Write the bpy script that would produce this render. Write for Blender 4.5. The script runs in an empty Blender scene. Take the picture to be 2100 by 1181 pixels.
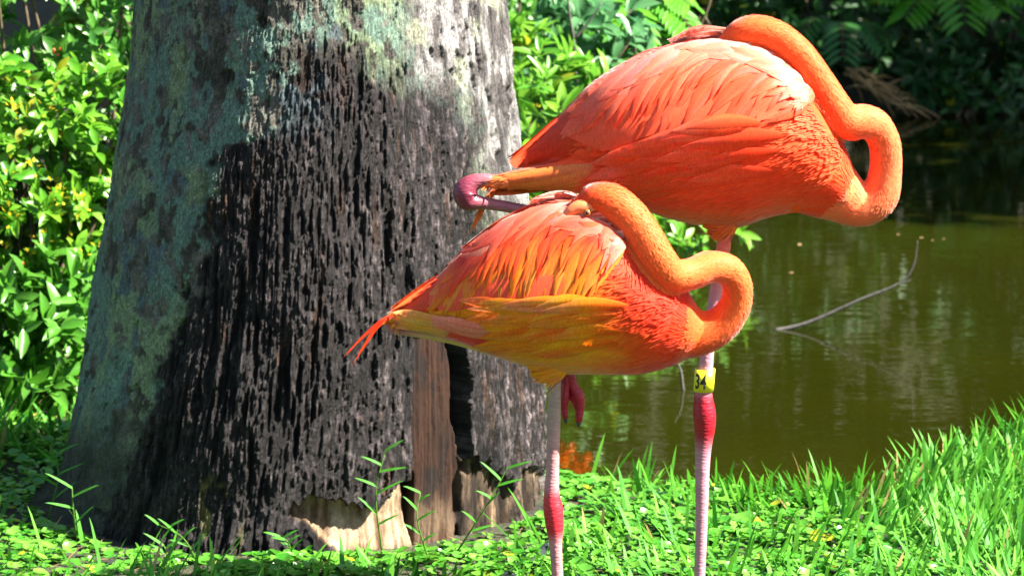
import bpy, bmesh, math, random
import numpy as np
from mathutils import Vector, Matrix, noise as mnoise
from mathutils.bvhtree import BVHTree

R = math.radians
random.seed(7)
rng = np.random.default_rng(7)
scene = bpy.context.scene
C = scene.collection

# ------------------------------------------------------------------ camera, sky, sun, exposure
CAM_H, PITCH, FPX = 1.6, R(9.7), 6000.0
cam_d = bpy.data.cameras.new('camera')
cam_d.sensor_width = 36.0
cam_d.lens = 36.0 * FPX / 2100.0
cam_d.clip_start, cam_d.clip_end = 0.1, 500.0
cam_d.dof.use_dof = True
cam_d.dof.focus_distance = 5.25
cam_d.dof.aperture_fstop = 9.0
cam = bpy.data.objects.new('camera', cam_d)
cam.location = (0, 0, CAM_H)
cam.rotation_euler = (R(90) - PITCH, 0, 0)
C.objects.link(cam)
scene.camera = cam

SUN_EL, SUN_AZ = R(45), R(13)          # SUN_AZ: turned from due right towards the camera
sun_dir = Vector((math.cos(SUN_EL) * math.cos(SUN_AZ), -math.cos(SUN_EL) * math.sin(SUN_AZ), math.sin(SUN_EL)))
world = bpy.data.worlds.new('World')
scene.world = world
world.use_nodes = True
wn = world.node_tree
sky = wn.nodes.new('ShaderNodeTexSky')
sky.sky_type = 'NISHITA'
sky.sun_disc = False
sky.sun_elevation = SUN_EL
sky.sun_rotation = R(90) + SUN_AZ
wn.links.new(sky.outputs[0], wn.nodes['Background'].inputs[0])
wn.nodes['Background'].inputs[1].default_value = 0.05
sd = bpy.data.lights.new('sun', 'SUN')
sd.energy = 5.0
sd.angle = R(0.5)
sd.color = (1.0, 0.95, 0.86)
sun = bpy.data.objects.new('sun', sd)
sun.rotation_euler = (-sun_dir).to_track_quat('-Z', 'Y').to_euler()
sun.location = sun_dir * 40
C.objects.link(sun)
scene.view_settings.view_transform = 'Standard'
scene.view_settings.look = 'None'
scene.view_settings.exposure = 2.45
scene.view_settings.gamma = 1.0
scene.view_settings.use_curve_mapping = False
scene.cycles.max_bounces = 8
scene.cycles.caustics_reflective = False
scene.cycles.caustics_refractive = False
scene.cycles.sample_clamp_indirect = 6.0

# ------------------------------------------------------------------ helpers
CP, SP = math.cos(PITCH), math.sin(PITCH)

def at(px, py, Y):
    """point of the place seen at photograph pixel (px, py), standing Y metres away"""
    cx, cy = (px - 1050.0) / FPX, -(py - 590.5) / FPX
    dy, dz = CP + cy * SP, -SP + cy * CP
    t = Y / dy
    return Vector((t * cx, Y, CAM_H + t * dz))

def to_px(x, y, z):
    h = z - CAM_H
    f = y * CP - h * SP
    u = y * SP + h * CP
    return 1050 + FPX * x / f, 590.5 - FPX * u / f

def _hash(ix, iy, seed):
    h = (ix.astype(np.int64) * 374761393 + iy.astype(np.int64) * 668265263 + seed * 974634541) & 0xffffffff
    h = ((h ^ (h >> 13)) * 1274126177) & 0xffffffff
    return ((h ^ (h >> 16)) & 0xffff) / 65535.0

def vn(x, y, seed=0):
    x = np.asarray(x, float); y = np.asarray(y, float)
    ix, iy = np.floor(x), np.floor(y)
    fx, fy = x - ix, y - iy
    fx = fx * fx * (3 - 2 * fx); fy = fy * fy * (3 - 2 * fy)
    a = _hash(ix, iy, seed); b = _hash(ix + 1, iy, seed)
    c = _hash(ix, iy + 1, seed); d = _hash(ix + 1, iy + 1, seed)
    return (a * (1 - fx) + b * fx) * (1 - fy) + (c * (1 - fx) + d * fx) * fy

def fbm(x, y, seed=0, o=4):
    s, a, t = 0, 0.5, 0
    for i in range(o):
        s = s + a * vn(x * 2 ** i, y * 2 ** i, seed + i * 17); t += a; a *= 0.5
    return s / t

def sst(a, b, x):
    t = np.clip((np.asarray(x, float) - a) / (b - a), 0, 1)
    return t * t * (3 - 2 * t)

def mesh_np(name, V, F, cols=None, smooth=True, normals=None, uv=None):
    """mesh from numpy verts and an (n, 3) or (n, 4) face array, or a list of such arrays"""
    me = bpy.data.meshes.new(name)
    V = np.asarray(V, np.float32).reshape(-1, 3)
    Fs = F if isinstance(F, list) else [F]
    Fs = [np.asarray(f, np.int32) for f in Fs if len(f)]
    me.vertices.add(len(V))
    me.vertices.foreach_set('co', V.ravel())
    loops = np.concatenate([f.ravel() for f in Fs])
    tot = np.concatenate([np.full(len(f), f.shape[1], np.int32) for f in Fs])
    st = np.concatenate([[0], np.cumsum(tot)[:-1]]).astype(np.int32)
    me.loops.add(len(loops))
    me.loops.foreach_set('vertex_index', loops)
    me.polygons.add(len(tot))
    me.polygons.foreach_set('loop_start', st)
    me.polygons.foreach_set('loop_total', tot)
    me.update(calc_edges=True)
    me.validate()
    if smooth:
        me.polygons.foreach_set('use_smooth', np.ones(len(me.polygons), bool))
    if cols is not None:
        cols = np.asarray(cols, np.float32)
        if cols.shape[1] == 3:
            cols = np.hstack([cols, np.ones((len(cols), 1), np.float32)])
        at_ = me.color_attributes.new('Col', 'FLOAT_COLOR', 'POINT')
        at_.data.foreach_set('color', cols.ravel())
    if uv is not None:
        ul = me.uv_layers.new(name='UVMap')
        ul.data.foreach_set('uv', np.asarray(uv, np.float32)[loops].ravel())
    if normals is not None:
        nn = np.asarray(normals, np.float32); nn = nn / (np.linalg.norm(nn, axis=1)[:, None] + 1e-9)
        me.normals_split_custom_set_from_vertices(nn)
    return me

def obj(name, me, mat=None, parent=None, loc=(0, 0, 0)):
    o = bpy.data.objects.new(name, me)
    C.objects.link(o)
    o.location = loc
    if mat is not None and me is not None and not me.materials:
        me.materials.append(mat)
    if parent is not None:
        o.parent = parent
    return o

def tag(o, label=None, cat=None, group=None, kind=None):
    if label: o['label'] = label
    if cat: o['category'] = cat
    if group: o['group'] = group
    if kind: o['kind'] = kind
    return o

def thing(name, loc, label, cat, group=None):
    o = bpy.data.objects.new(name, None)
    C.objects.link(o)
    o.location = loc
    o.empty_display_size = 0.05
    return tag(o, label, cat, group)

def catmull(P, n):
    """resample rows (any number of columns) with a Catmull-Rom spline, n steps per span"""
    P = np.asarray(P, float)
    Q = np.vstack([2 * P[0] - P[1], P, 2 * P[-1] - P[-2]])
    out = []
    for i in range(1, len(Q) - 2):
        for k in range(n):
            t = k / n
            a, b, c, d = Q[i - 1], Q[i], Q[i + 1], Q[i + 2]
            out.append(0.5 * (2 * b + (c - a) * t + (2 * a - 5 * b + 4 * c - d) * t * t + (3 * b - a - 3 * c + d) * t ** 3))
    out.append(P[-1])
    return np.array(out)

def tube(P, rad, seg=10, squash=None):
    """closed tube round a polyline; returns verts, quads + end fans as tri array"""
    P = np.asarray(P, float); n = len(P)
    rad = np.broadcast_to(np.asarray(rad, float), (n,))
    T = np.gradient(P, axis=0); T /= np.linalg.norm(T, axis=1)[:, None] + 1e-12
    ref = np.array([0, 1, 0.0]) if abs(T[0][1]) < 0.9 else np.array([1.0, 0, 0])
    V = []
    a = np.linspace(0, 2 * math.pi, seg, endpoint=False)
    N = np.cross(T[0], ref); N /= np.linalg.norm(N)
    for i in range(n):
        N = N - T[i] * N.dot(T[i]); N /= np.linalg.norm(N) + 1e-12
        B = np.cross(T[i], N)
        sq = 1.0 if squash is None else squash[i]
        V.append(P[i] + rad[i] * (np.cos(a)[:, None] * N + sq * np.sin(a)[:, None] * B))
    V = np.vstack(V + [P[:1], P[-1:]])
    Q, Tr = [], []
    for i in range(n - 1):
        for j in range(seg):
            k = (j + 1) % seg
            Q.append((i * seg + j, i * seg + k, (i + 1) * seg + k, (i + 1) * seg + j))
    c0, c1 = n * seg, n * seg + 1
    for j in range(seg):
        k = (j + 1) % seg
        Tr.append((c0, k, j)); Tr.append((c1, (n - 1) * seg + j, (n - 1) * seg + k))
    return V, np.array(Q), np.array(Tr)

class Acc:
    """collects verts, quads, tris and colours of many small pieces of ONE part"""
    def __init__(s): s.V, s.Q, s.T, s.K, s.n = [], [], [], [], 0
    def add(s, V, Q=None, T=None, col=None):
        V = np.asarray(V, float)
        if Q is not None and len(Q): s.Q.append(np.asarray(Q) + s.n)
        if T is not None and len(T): s.T.append(np.asarray(T) + s.n)
        s.V.append(V)
        if col is not None:
            col = np.asarray(col, float)
            s.K.append(np.broadcast_to(col, (len(V), 3)) if col.ndim == 1 else col)
        s.n += len(V)
    def mesh(s, name, off=(0, 0, 0)):
        V = np.vstack(s.V) - np.asarray(off)
        F = []
        if s.Q: F.append(np.vstack(s.Q))
        if s.T: F.append(np.vstack(s.T))
        return mesh_np(name, V, F, np.vstack(s.K) if s.K else None)

# ------------------------------------------------------------------ materials
def new_mat(name):
    m = bpy.data.materials.new(name)
    m.use_nodes = True
    nt = m.node_tree
    b = nt.nodes['Principled BSDF']
    return m, nt, b, nt.nodes['Material Output']

def node(nt, t, **kw):
    n = nt.nodes.new(t)
    for k, v in kw.items(): setattr(n, k, v)
    return n

def noise_tex(nt, scale, detail=3, coord='Object', stretch=None, rough=0.55):
    tc = node(nt, 'ShaderNodeTexCoord')
    n = node(nt, 'ShaderNodeTexNoise')
    n.inputs['Scale'].default_value = scale
    n.inputs['Detail'].default_value = detail
    n.inputs['Roughness'].default_value = rough
    src = tc.outputs[coord]
    if stretch:
        mp = node(nt, 'ShaderNodeMapping')
        mp.inputs['Scale'].default_value = stretch
        nt.links.new(src, mp.inputs[0]); src = mp.outputs[0]
    nt.links.new(src, n.inputs['Vector'])
    return n

def bump(nt, src, b, strength=0.3, dist=0.01):
    bp = node(nt, 'ShaderNodeBump')
    bp.inputs['Strength'].default_value = strength
    bp.inputs['Distance'].default_value = dist
    nt.links.new(src, bp.inputs['Height'])
    nt.links.new(bp.outputs[0], b.inputs['Normal'])
    return bp

def col_attr(nt):
    a = node(nt, 'ShaderNodeAttribute')
    a.attribute_name = 'Col'
    return a.outputs['Color']

def mul_noise(nt, colsock, nz, lo, hi):
    mr = node(nt, 'ShaderNodeMapRange')
    mr.inputs['From Min'].default_value, mr.inputs['From Max'].default_value = 0.3, 0.7
    mr.inputs['To Min'].default_value, mr.inputs['To Max'].default_value = lo, hi
    nt.links.new(nz.outputs[0], mr.inputs[0])
    mx = node(nt, 'ShaderNodeVectorMath', operation='SCALE')
    nt.links.new(colsock, mx.inputs[0])
    nt.links.new(mr.outputs[0], mx.inputs['Scale'])
    return mx.outputs[0]

def mat_attr(name, rough=0.6, spec=0.3, trans=0.0, nscale=60, lo=0.85, hi=1.12, bmp=0.0, bdist=0.002, sheen=0.0, stretch=None, sss=0.0, tboost=1.0):
    """colour from the vertex colours, broken up by noise; optional translucency"""
    m, nt, b, out = new_mat(name)
    nz = noise_tex(nt, nscale, stretch=stretch)
    c = mul_noise(nt, col_attr(nt), nz, lo, hi)
    nt.links.new(c, b.inputs['Base Color'])
    b.inputs['Roughness'].default_value = rough
    b.inputs['Specular IOR Level'].default_value = spec
    if sheen:
        b.inputs['Sheen Weight'].default_value = sheen
        b.inputs['Sheen Roughness'].default_value = 0.4
    if sss:
        b.inputs['Subsurface Weight'].default_value = sss
        b.inputs['Subsurface Radius'].default_value = (0.03, 0.008, 0.004)
        b.inputs['Subsurface Scale'].default_value = 0.6
    if bmp: bump(nt, nz.outputs[0], b, bmp, bdist)
    if trans:
        tr = node(nt, 'ShaderNodeBsdfTranslucent')
        if tboost != 1.0:
            g = node(nt, 'ShaderNodeGamma'); g.inputs[1].default_value = tboost
            nt.links.new(c, g.inputs[0]); nt.links.new(g.outputs[0], tr.inputs[0])
        else:
            nt.links.new(c, tr.inputs[0])
        mx = node(nt, 'ShaderNodeMixShader')
        mx.inputs[0].default_value = trans
        nt.links.new(b.outputs[0], mx.inputs[1]); nt.links.new(tr.outputs[0], mx.inputs[2])
        nt.links.new(mx.outputs[0], out.inputs[0])
    return m

def mat_leaf(name, c1, c2, rough=0.35, trans=0.4, spec=0.5, tcol=None):
    """leaf whose tone varies from one leaf object to the next"""
    m, nt, b, out = new_mat(name)
    oi = node(nt, 'ShaderNodeObjectInfo')
    mx = node(nt, 'ShaderNodeMix', data_type='RGBA')
    mx.inputs['A'].default_value = (*c1, 1); mx.inputs['B'].default_value = (*c2, 1)
    nt.links.new(oi.outputs['Random'], mx.inputs['Factor'])
    nz = noise_tex(nt, 40)
    c = mul_noise(nt, mx.outputs['Result'], nz, 0.8, 1.15)
    nt.links.new(c, b.inputs['Base Color'])
    b.inputs['Roughness'].default_value = rough
    b.inputs['Specular IOR Level'].default_value = spec
    tr = node(nt, 'ShaderNodeBsdfTranslucent')
    if tcol: tr.inputs[0].default_value = (*tcol, 1)
    else: nt.links.new(c, tr.inputs[0])
    ms = node(nt, 'ShaderNodeMixShader'); ms.inputs[0].default_value = trans
    nt.links.new(b.outputs[0], ms.inputs[1]); nt.links.new(tr.outputs[0], ms.inputs[2])
    nt.links.new(ms.outputs[0], out.inputs[0])
    return m

def mat_plain(name, col, rough=0.6, nscale=30, var=0.2, bmp=0.2, spec=0.3, stretch=None):
    m, nt, b, out = new_mat(name)
    nz = noise_tex(nt, nscale, stretch=stretch)
    rgb = node(nt, 'ShaderNodeRGB'); rgb.outputs[0].default_value = (*col, 1)
    nt.links.new(mul_noise(nt, rgb.outputs[0], nz, 1 - var, 1 + var), b.inputs['Base Color'])
    b.inputs['Roughness'].default_value = rough
    b.inputs['Specular IOR Level'].default_value = spec
    if bmp: bump(nt, nz.outputs[0], b, bmp, 0.003)
    return m

M = {}
M['plumage'] = mat_attr('plumage', rough=0.6, spec=0.2, trans=0.20, nscale=260, lo=0.95, hi=1.05, sheen=0.5, stretch=(1, 1, 2))
M['skin'] = mat_attr('plumage_base', rough=0.7, spec=0.15, nscale=120, sss=0.25)
M['vane'] = mat_attr('feather_vane', rough=0.5, spec=0.25, trans=0.28, nscale=350, lo=0.82, hi=1.12, sheen=0.1, bmp=0.15, bdist=0.001, stretch=(1, 1, 0.25))
M['foliage'] = mat_attr('foliage', rough=0.36, spec=0.5, trans=0.42, nscale=45, lo=0.8, hi=1.15, tboost=0.92)
M['farleaf'] = mat_attr('far_foliage', rough=0.45, spec=0.4, trans=0.3, nscale=20)
M['grass'] = mat_attr('grass_blade', rough=0.52, spec=0.22, trans=0.40, nscale=70, lo=0.85, hi=1.12)
M['penny'] = mat_attr('pennywort_leaf', rough=0.26, spec=0.6, trans=0.32, nscale=60)
def mat_bark(name, st, rough, lo, hi, bs):
    m, nt, b, out = new_mat(name)
    n1 = noise_tex(nt, 340, 7, stretch=st, rough=0.78)
    n2 = noise_tex(nt, 75, 8, stretch=(1, 1, 0.7), rough=0.72)
    c = mul_noise(nt, mul_noise(nt, col_attr(nt), n1, lo, hi), n2, 0.6, 1.4)
    nt.links.new(c, b.inputs['Base Color'])
    b.inputs['Roughness'].default_value = rough
    b.inputs['Specular IOR Level'].default_value = 0.22
    ad = node(nt, 'ShaderNodeMath', operation='ADD')
    nt.links.new(n1.outputs[0], ad.inputs[0]); nt.links.new(n2.outputs[0], ad.inputs[1])
    bump(nt, ad.outputs[0], b, bs, 0.012)
    return m
M['bark'] = mat_bark('bark', (1, 1, 0.22), 0.5, 0.3, 1.8, 1.0)
M['wood'] = mat_bark('exposed_wood', (1, 1, 0.05), 0.8, 0.7, 1.25, 0.5)
M['twig'] = mat_plain('twig_bark', (0.10, 0.07, 0.045), 0.8, 60, 0.35)
M['greytwig'] = mat_plain('grey_twig_bark', (0.085, 0.075, 0.07), 0.8, 60, 0.4)
M['straw'] = mat_plain('dry_straw', (0.32, 0.20, 0.09), 0.7, 50, 0.3)
M['hose'] = mat_plain('black_pipe', (0.012, 0.014, 0.017), 0.62, 40, 0.3, 0.1)
M['flower'] = mat_leaf('yellow_flower', (0.75, 0.5, 0.02), (0.7, 0.62, 0.03), 0.5, 0.4)
M['berry'] = mat_leaf('red_berry', (0.5, 0.02, 0.01), (0.6, 0.1, 0.02), 0.3, 0.05)
M['claw'] = mat_plain('claw_horn', (0.05, 0.045, 0.05), 0.4, 80)
M['ink'] = mat_plain('black_ink', (0.01, 0.01, 0.012), 0.5, 80, 0.1, 0)
M['band'] = mat_plain('yellow_plastic', (0.72, 0.66, 0.02), 0.35, 25, 0.06, 0.03, 0.5)
M['bill'] = mat_attr('bill_horn', rough=0.4, spec=0.4, nscale=80)
M['eye'] = mat_plain('eye', (0.30, 0.10, 0.02), 0.15, 80, 0.1, 0, 0.6)

def mat_leg():
    m, nt, b, out = new_mat('leg_scales')
    tc = node(nt, 'ShaderNodeTexCoord')
    vo = node(nt, 'ShaderNodeTexVoronoi')
    mp = node(nt, 'ShaderNodeMapping'); mp.inputs['Scale'].default_value = (0.55, 0.55, 1.6)
    nt.links.new(tc.outputs['Object'], mp.inputs[0]); nt.links.new(mp.outputs[0], vo.inputs['Vector'])
    vo.inputs['Scale'].default_value = 150
    nz = noise_tex(nt, 45)
    c = mul_noise(nt, col_attr(nt), nz, 0.85, 1.12)
    nt.links.new(c, b.inputs['Base Color'])
    b.inputs['Roughness'].default_value = 0.42
    b.inputs['Specular IOR Level'].default_value = 0.4
    bump(nt, vo.outputs['Distance'], b, 0.45, 0.002)
    return m
M['leg'] = mat_leg()

def mat_ground():
    m, nt, b, out = new_mat('soil')
    n1 = noise_tex(nt, 9, 6); n2 = noise_tex(nt, 70, 4)
    cr = node(nt, 'ShaderNodeValToRGB')
    e = cr.color_ramp.elements
    e[0].position, e[0].color = 0.3, (0.010, 0.008, 0.005, 1)
    e[1].position, e[1].color = 0.72, (0.055, 0.038, 0.02, 1)
    k = e.new(0.5); k.color = (0.035, 0.04, 0.014, 1)
    nt.links.new(n1.outputs[0], cr.inputs[0])
    nt.links.new(mul_noise(nt, cr.outputs[0], n2, 0.6, 1.3), b.inputs['Base Color'])
    b.inputs['Roughness'].default_value = 0.95
    bump(nt, n2.outputs[0], b, 0.8, 0.02)
    return m
M['soil'] = mat_ground()

def mat_water():
    m, nt, b, out = new_mat('pond_water')
    n0 = noise_tex(nt, 0.8, 3)
    rgb = node(nt, 'ShaderNodeRGB'); rgb.outputs[0].default_value = (0.0115, 0.0130, 0.0010, 1)
    nt.links.new(mul_noise(nt, rgb.outputs[0], n0, 0.8, 1.2), b.inputs['Base Color'])
    b.inputs['Roughness'].default_value = 0.015
    b.inputs['IOR'].default_value = 1.33
    n1 = noise_tex(nt, 5.0, 2, stretch=(0.7, 1.6, 1))
    n2 = noise_tex(nt, 26.0, 2, stretch=(0.6, 1.5, 1))
    ad = node(nt, 'ShaderNodeMath', operation='MULTIPLY_ADD')
    ad.inputs[1].default_value = 0.18
    nt.links.new(n2.outputs[0], ad.inputs[0]); nt.links.new(n1.outputs[0], ad.inputs[2])
    bump(nt, ad.outputs[0], b, 0.024, 0.05)
    return m
M['water'] = mat_water()

# ------------------------------------------------------------------ ground and pond
POND = np.array([(0.02, 7.20), (0.17, 6.86), (0.40, 6.70), (0.62, 6.64), (0.82, 6.67), (0.97, 6.88), (1.14, 7.14), (1.40, 7.48), (1.9, 8.1),
                 (2.8, 9.4), (4.2, 11.2), (6.5, 13.2), (10, 14.4), (10.5, 16.0), (6, 16.4), (3.6, 16.1), (2.6, 15.75), (1.9, 15.7), (1.2, 16.0), (0.6, 15.6),
                 (0.35, 14), (0.42, 12.2), (0.55, 10.8), (0.25, 9.8), (-0.05, 8.8), (-0.15, 7.9)])

def pond_dist(x, y):
    """signed distance to the pond outline, positive on land"""
    x = np.asarray(x, float); y = np.asarray(y, float)
    d = np.full(x.shape, 1e9); inside = np.zeros(x.shape, bool)
    n = len(POND)
    for i in range(n):
        ax, ay = POND[i]; bx, by = POND[(i + 1) % n]
        ex, ey = bx - ax, by - ay
        t = np.clip(((x - ax) * ex + (y - ay) * ey) / (ex * ex + ey * ey), 0, 1)
        d = np.minimum(d, np.hypot(x - ax - t * ex, y - ay - t * ey))
        cond = ((ay > y) != (by > y)) & (x < ex * (y - ay) / (ey if ey else 1e-9) + ax)
        inside ^= cond
    return np.where(inside, -d, d)

WATER_Z = -0.14
def ground_z(x, y):
    d = pond_dist(x, y)
    land = 0.030 * (fbm(np.asarray(x) * 2.2, np.asarray(y) * 2.2, 3) - 0.5)
    land = land + 0.35 * sst(16.0, 20.0, y) + 9.0 * sst(20.0, 34.0, y) + 0.10 * sst(0.2, 2.5, d) * sst(7.2, 9, y)  # far slope is added out of view to hide sky from the pond
    bank = sst(-0.02, 0.16, d)
    return bank * land + (1 - bank) * (WATER_Z - 0.03 - np.clip(-d * 0.5, 0, 0.6))

gx = np.concatenate([[-90, -50, -30, -18, -12, -8, -6], np.arange(-4.5, 5.0, 0.06), [5.5, 6.5, 8, 10, 12, 16, 24, 40, 90]])
gy = np.concatenate([[-60, -30, -15, -8, -4, -1, 0.5, 1.5, 2.5], np.arange(3, 10, 0.06), np.arange(10, 18.5, 0.12), [20, 23, 28, 35, 50, 80, 140]])
GX, GY = np.meshgrid(gx, gy)
GZ = ground_z(GX, GY)
nx, ny = len(gx), len(gy)
ii = np.arange(nx * ny).reshape(ny, nx)
GF = np.stack([ii[:-1, :-1], ii[:-1, 1:], ii[1:, 1:], ii[1:, :-1]], -1).reshape(-1, 4)
tag(obj('ground', mesh_np('ground', np.stack([GX, GY, GZ], -1).reshape(-1, 3), GF), M['soil']), kind='structure')

pv = [(x, y, WATER_Z) for x, y in ((-0.8, 6.4), (1.9, 6.4), (11.5, 12.5), (11.5, 17.0), (-0.8, 17.0))]
wm = bpy.data.meshes.new('pond'); wm.from_pydata(pv, [], [(0, 1, 2, 3, 4)])
tag(obj('pond', wm, M['water']), kind='structure')

# ------------------------------------------------------------------ burnt tree trunk
TY = 6.56
def build_trunk():
    rows = [(0, 278, 1043), (200, 255, 1060), (400, 225, 1083), (600, 195, 1104), (800, 157, 1118), (1000, 116, 1128), (1100, 86, 1134)]
    zs, cs, rs = [], [], []
    for py, l, r in rows:
        a, b = at(l, py, TY), at(r, py, TY)
        zs.append(a.z); cs.append((a.x + b.x) / 2); rs.append((b.x - a.x) / 2 * 0.995)
    zs, cs, rs = zs[::-1], cs[::-1], rs[::-1]
    zs = [-0.3] + zs + [3.4]; cs = [cs[0] + 0.0] + cs + [cs[-1] + 0.02]; rs = [rs[0] + 0.05] + rs + [0.34]
    th = np.concatenate([np.radians(np.arange(-110, 110, 0.275)), np.radians(np.arange(112, 248, 4.5))])
    zz = np.concatenate([np.arange(-0.10, 1.26, 0.003), np.linspace(1.32, 3.3, 60)])
    nT, nZ = len(th), len(zz)
    TH, ZZ = np.meshgrid(th, zz)
    Rr = np.interp(ZZ, zs, rs); Cx = np.interp(ZZ, zs, cs)
    arc = TH * 0.5
    X0 = Cx + Rr * np.sin(TH); Y0 = TY - Rr * np.cos(TH)
    PX, PY = to_px(X0, Y0, ZZ)
    front = (np.cos(TH) > -0.1)
    wob = (fbm(arc * 22, ZZ * 22, 5) - 0.5)
    wobf = (fbm(arc * 80, ZZ * 60, 6) - 0.5)
    PXw = PX + 90 * wob + 34 * wobf; PYw = PY + 70 * wob
    # --- which bark is where (burnt, lichened, grey)
    left = np.interp(PY, [0, 60, 140, 230, 285, 300, 450, 560, 650, 760, 860, 950, 1150], [650, 640, 600, 575, 545, 455, 430, 415, 372, 335, 290, 240, 200])
    right = np.interp(PY, [0, 60, 140, 300, 450, 600, 720, 1000], [640, 740, 935, 985, 1010, 1060, 1180, 1300])
    char = sst(-16, 16, PXw - left) * (1 - sst(-50, 60, PXw - right)) * sst(-20, 90, PYw - np.interp(PX, [600, 700, 850, 950], [60, 55, 130, 150]))
    char = np.where(front, char, 0.0)
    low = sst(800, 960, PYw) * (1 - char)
    # --- relief
    fine = fbm(arc * 240, ZZ * 34, 11, 2)                       # fibres
    check = fbm(arc * 90, ZZ * 95, 12, 2)                      # cross checks
    lump = fbm(arc * 7, ZZ * 4, 13, 4)
    groove = fbm(arc * 48 + 2 * fbm(arc * 9, ZZ * 6, 15), ZZ * 6, 14, 3)
    crack = np.clip((0.44 - groove) * 6, 0, 1)
    slots = np.clip((0.36 - vn(arc * 120, ZZ * 16, 21)) * 5, 0, 1) * np.clip((fbm(arc * 9, ZZ * 6, 22) - 0.42) * 6, 0, 1)
    blocks = np.clip((0.30 - vn(arc * 95 + 1.2 * vn(arc * 40, ZZ * 40, 23), ZZ * 105 + 0.8 * vn(arc * 30, ZZ * 30, 24), 25)) * 5, 0, 1)
    def ridge(a): return 1 - np.abs(2 * a - 1)
    fibre = ridge(vn(arc * 95 + 0.6 * vn(arc * 20, ZZ * 9, 301), ZZ * 7, 302)) * 0.6 + 0.4 * ridge(vn(arc * 190, ZZ * 16, 303))
    slit = np.clip((0.34 - vn(arc * 150, ZZ * 13, 304)) * 6, 0, 1) * np.clip((fbm(arc * 11, ZZ * 6, 305) - 0.40) * 7, 0, 1)
    cross = np.clip((0.20 - np.abs(vn(arc * 50, ZZ * 125, 306) - 0.5)) * 5, 0, 1) * sst(0.42, 0.6, fbm(arc * 8, ZZ * 5, 307))
    deep = np.clip((0.33 - fbm(arc * 26, ZZ * 3.0, 308, 3)) * 8, 0, 1)
    # small charred blocks with crisp joints
    cxx = arc * 140 + 2.2 * vn(arc * 26, ZZ * 14, 401); ixx = np.floor(cxx)
    cyy = ZZ * (16 + 26 * _hash(ixx, ixx * 0 + 3, 402)) + 7 * _hash(ixx, ixx * 0, 403) + 0.5 * vn(arc * 60, ZZ * 60, 404); iyy = np.floor(cyy)
    cell = _hash(ixx, iyy, 405)
    ex, ey = np.minimum(cxx - ixx, 1 - cxx + ixx), np.minimum(cyy - iyy, 1 - cyy + iyy)
    joint = 1 - sst(0.05, 0.24, np.minimum(ex, ey * 0.8))
    grit = rng.random(arc.shape)
    d = 0.030 * (lump - 0.5)
    d += char * (0.007 * (fibre - 0.5) + 0.005 * (fine - 0.5) - 0.009 * slit - 0.010 * deep + 0.0045 * (cell - 0.5) * (1 - joint) - 0.002 * joint + 0.0016 * (grit - 0.5))
    bgrey = 1 - char
    pits = np.clip((0.30 - fbm(arc * 40, ZZ * 22, 31)) * 8, 0, 1)
    flake = fbm(arc * 48, ZZ * 40, 32, 3)
    d += bgrey * (0.0022 * (grit - 0.5) + 0.004 * (fine - 0.5) + 0.007 * (flake - 0.5) - 0.012 * pits)
    d -= bgrey * sst(820, 1000, PX) * 0.012 * np.clip((0.47 - fbm(arc * 34, ZZ * 12, 34)) * 9, 0, 1)
    d += 0.05 * sst(1060, 1150, PY) * (fbm(arc * 5, ZZ * 3, 40) - 0.35)
    # --- recesses where the bark is gone
    jag = 34 * (fbm(arc * 26, ZZ * 9, 50) - 0.5) + 16 * (vn(arc * 90, ZZ * 14, 51) - 0.5) + 10 * (vn(arc * 190, ZZ * 30, 151) - 0.5)
    sl = sst(846, 852, PX + jag * 0.35 + 30 * (fbm(arc * 3, ZZ * 11, 52) - 0.5)) * (1 - sst(944, 956, PX + jag * 0.5 - (PY - 800) * 0.03)) * sst(660, 690, PY)
    ck = sst(937, 945, PX + jag - (PY - 800) * 0.07) * (1 - sst(954, 962, PX + jag * 0.7 - (PY - 800) * 0.07)) * sst(660, 700, PY) * (1 - sst(930, 980, PY))
    top = np.interp(PX, [585, 600, 640, 700, 760, 790, 812, 835, 860], [1052, 1036, 1030, 1040, 1050, 1040, 1010, 985, 972]) + jag * 0.9
    bot = np.interp(PX, [585, 620, 650, 690, 760, 862], [1054, 1075, 1098, 1128, 1175, 1180])
    nt_ = sst(-5, 5, PY - top) * (1 - sst(-14, 14, PY - bot - jag * 0.4)) * sst(584, 598, PX) * (1 - sst(856, 864, PX))
    tb = np.interp(PX, [950, 975, 1010, 1050, 1090, 1125], [1010, 935, 960, 985, 945, 965]) + jag * 2.0
    rb = sst(-8, 8, PY - tb) * sst(945, 958, PX) * np.clip(1.35 - 1.1 * vn(arc * 42, ZZ * 5, 53), 0, 1)
    for m_ in (sl, ck, nt_, rb): m_[~front] = 0
    keep = 1 - np.clip(sl + nt_ + 0.8 * rb, 0, 1)
    d = d * (0.15 + 0.85 * keep)
    d -= 0.032 * sl + 0.085 * ck
    d -= nt_ * (0.055 - 0.030 * sst(1050, 1130, PY)) + 0.030 * rb
    grain = fbm(arc * 150, ZZ * 7, 60, 3)
    wood = np.clip(sl + nt_ + rb, 0, 1)
    d += wood * 0.007 * (grain - 0.5)
    Rd = Rr + np.where(front, d, d * 0.4)
    V = np.stack([Cx + Rd * np.sin(TH), TY - Rd * np.cos(TH), ZZ + np.where(ZZ > 3.2, 0.12 * (fbm(arc * 6, ZZ, 70) - 0.5), 0)], -1)
    # --- colours, with some light and shade painted in
    def c3(*c): return np.array(c)[None, None, :]
    def mix(a, b, t): return a * (1 - t[..., None]) + b * t[..., None]
    n1 = fbm(arc * 26, ZZ * 20, 80, 4); n2 = fbm(arc * 70, ZZ * 55, 81, 3)
    base = mix(c3(0.065, 0.06, 0.045) + 0 * V, c3(0.17, 0.155, 0.125), sst(0.35, 0.65, n1))
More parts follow.
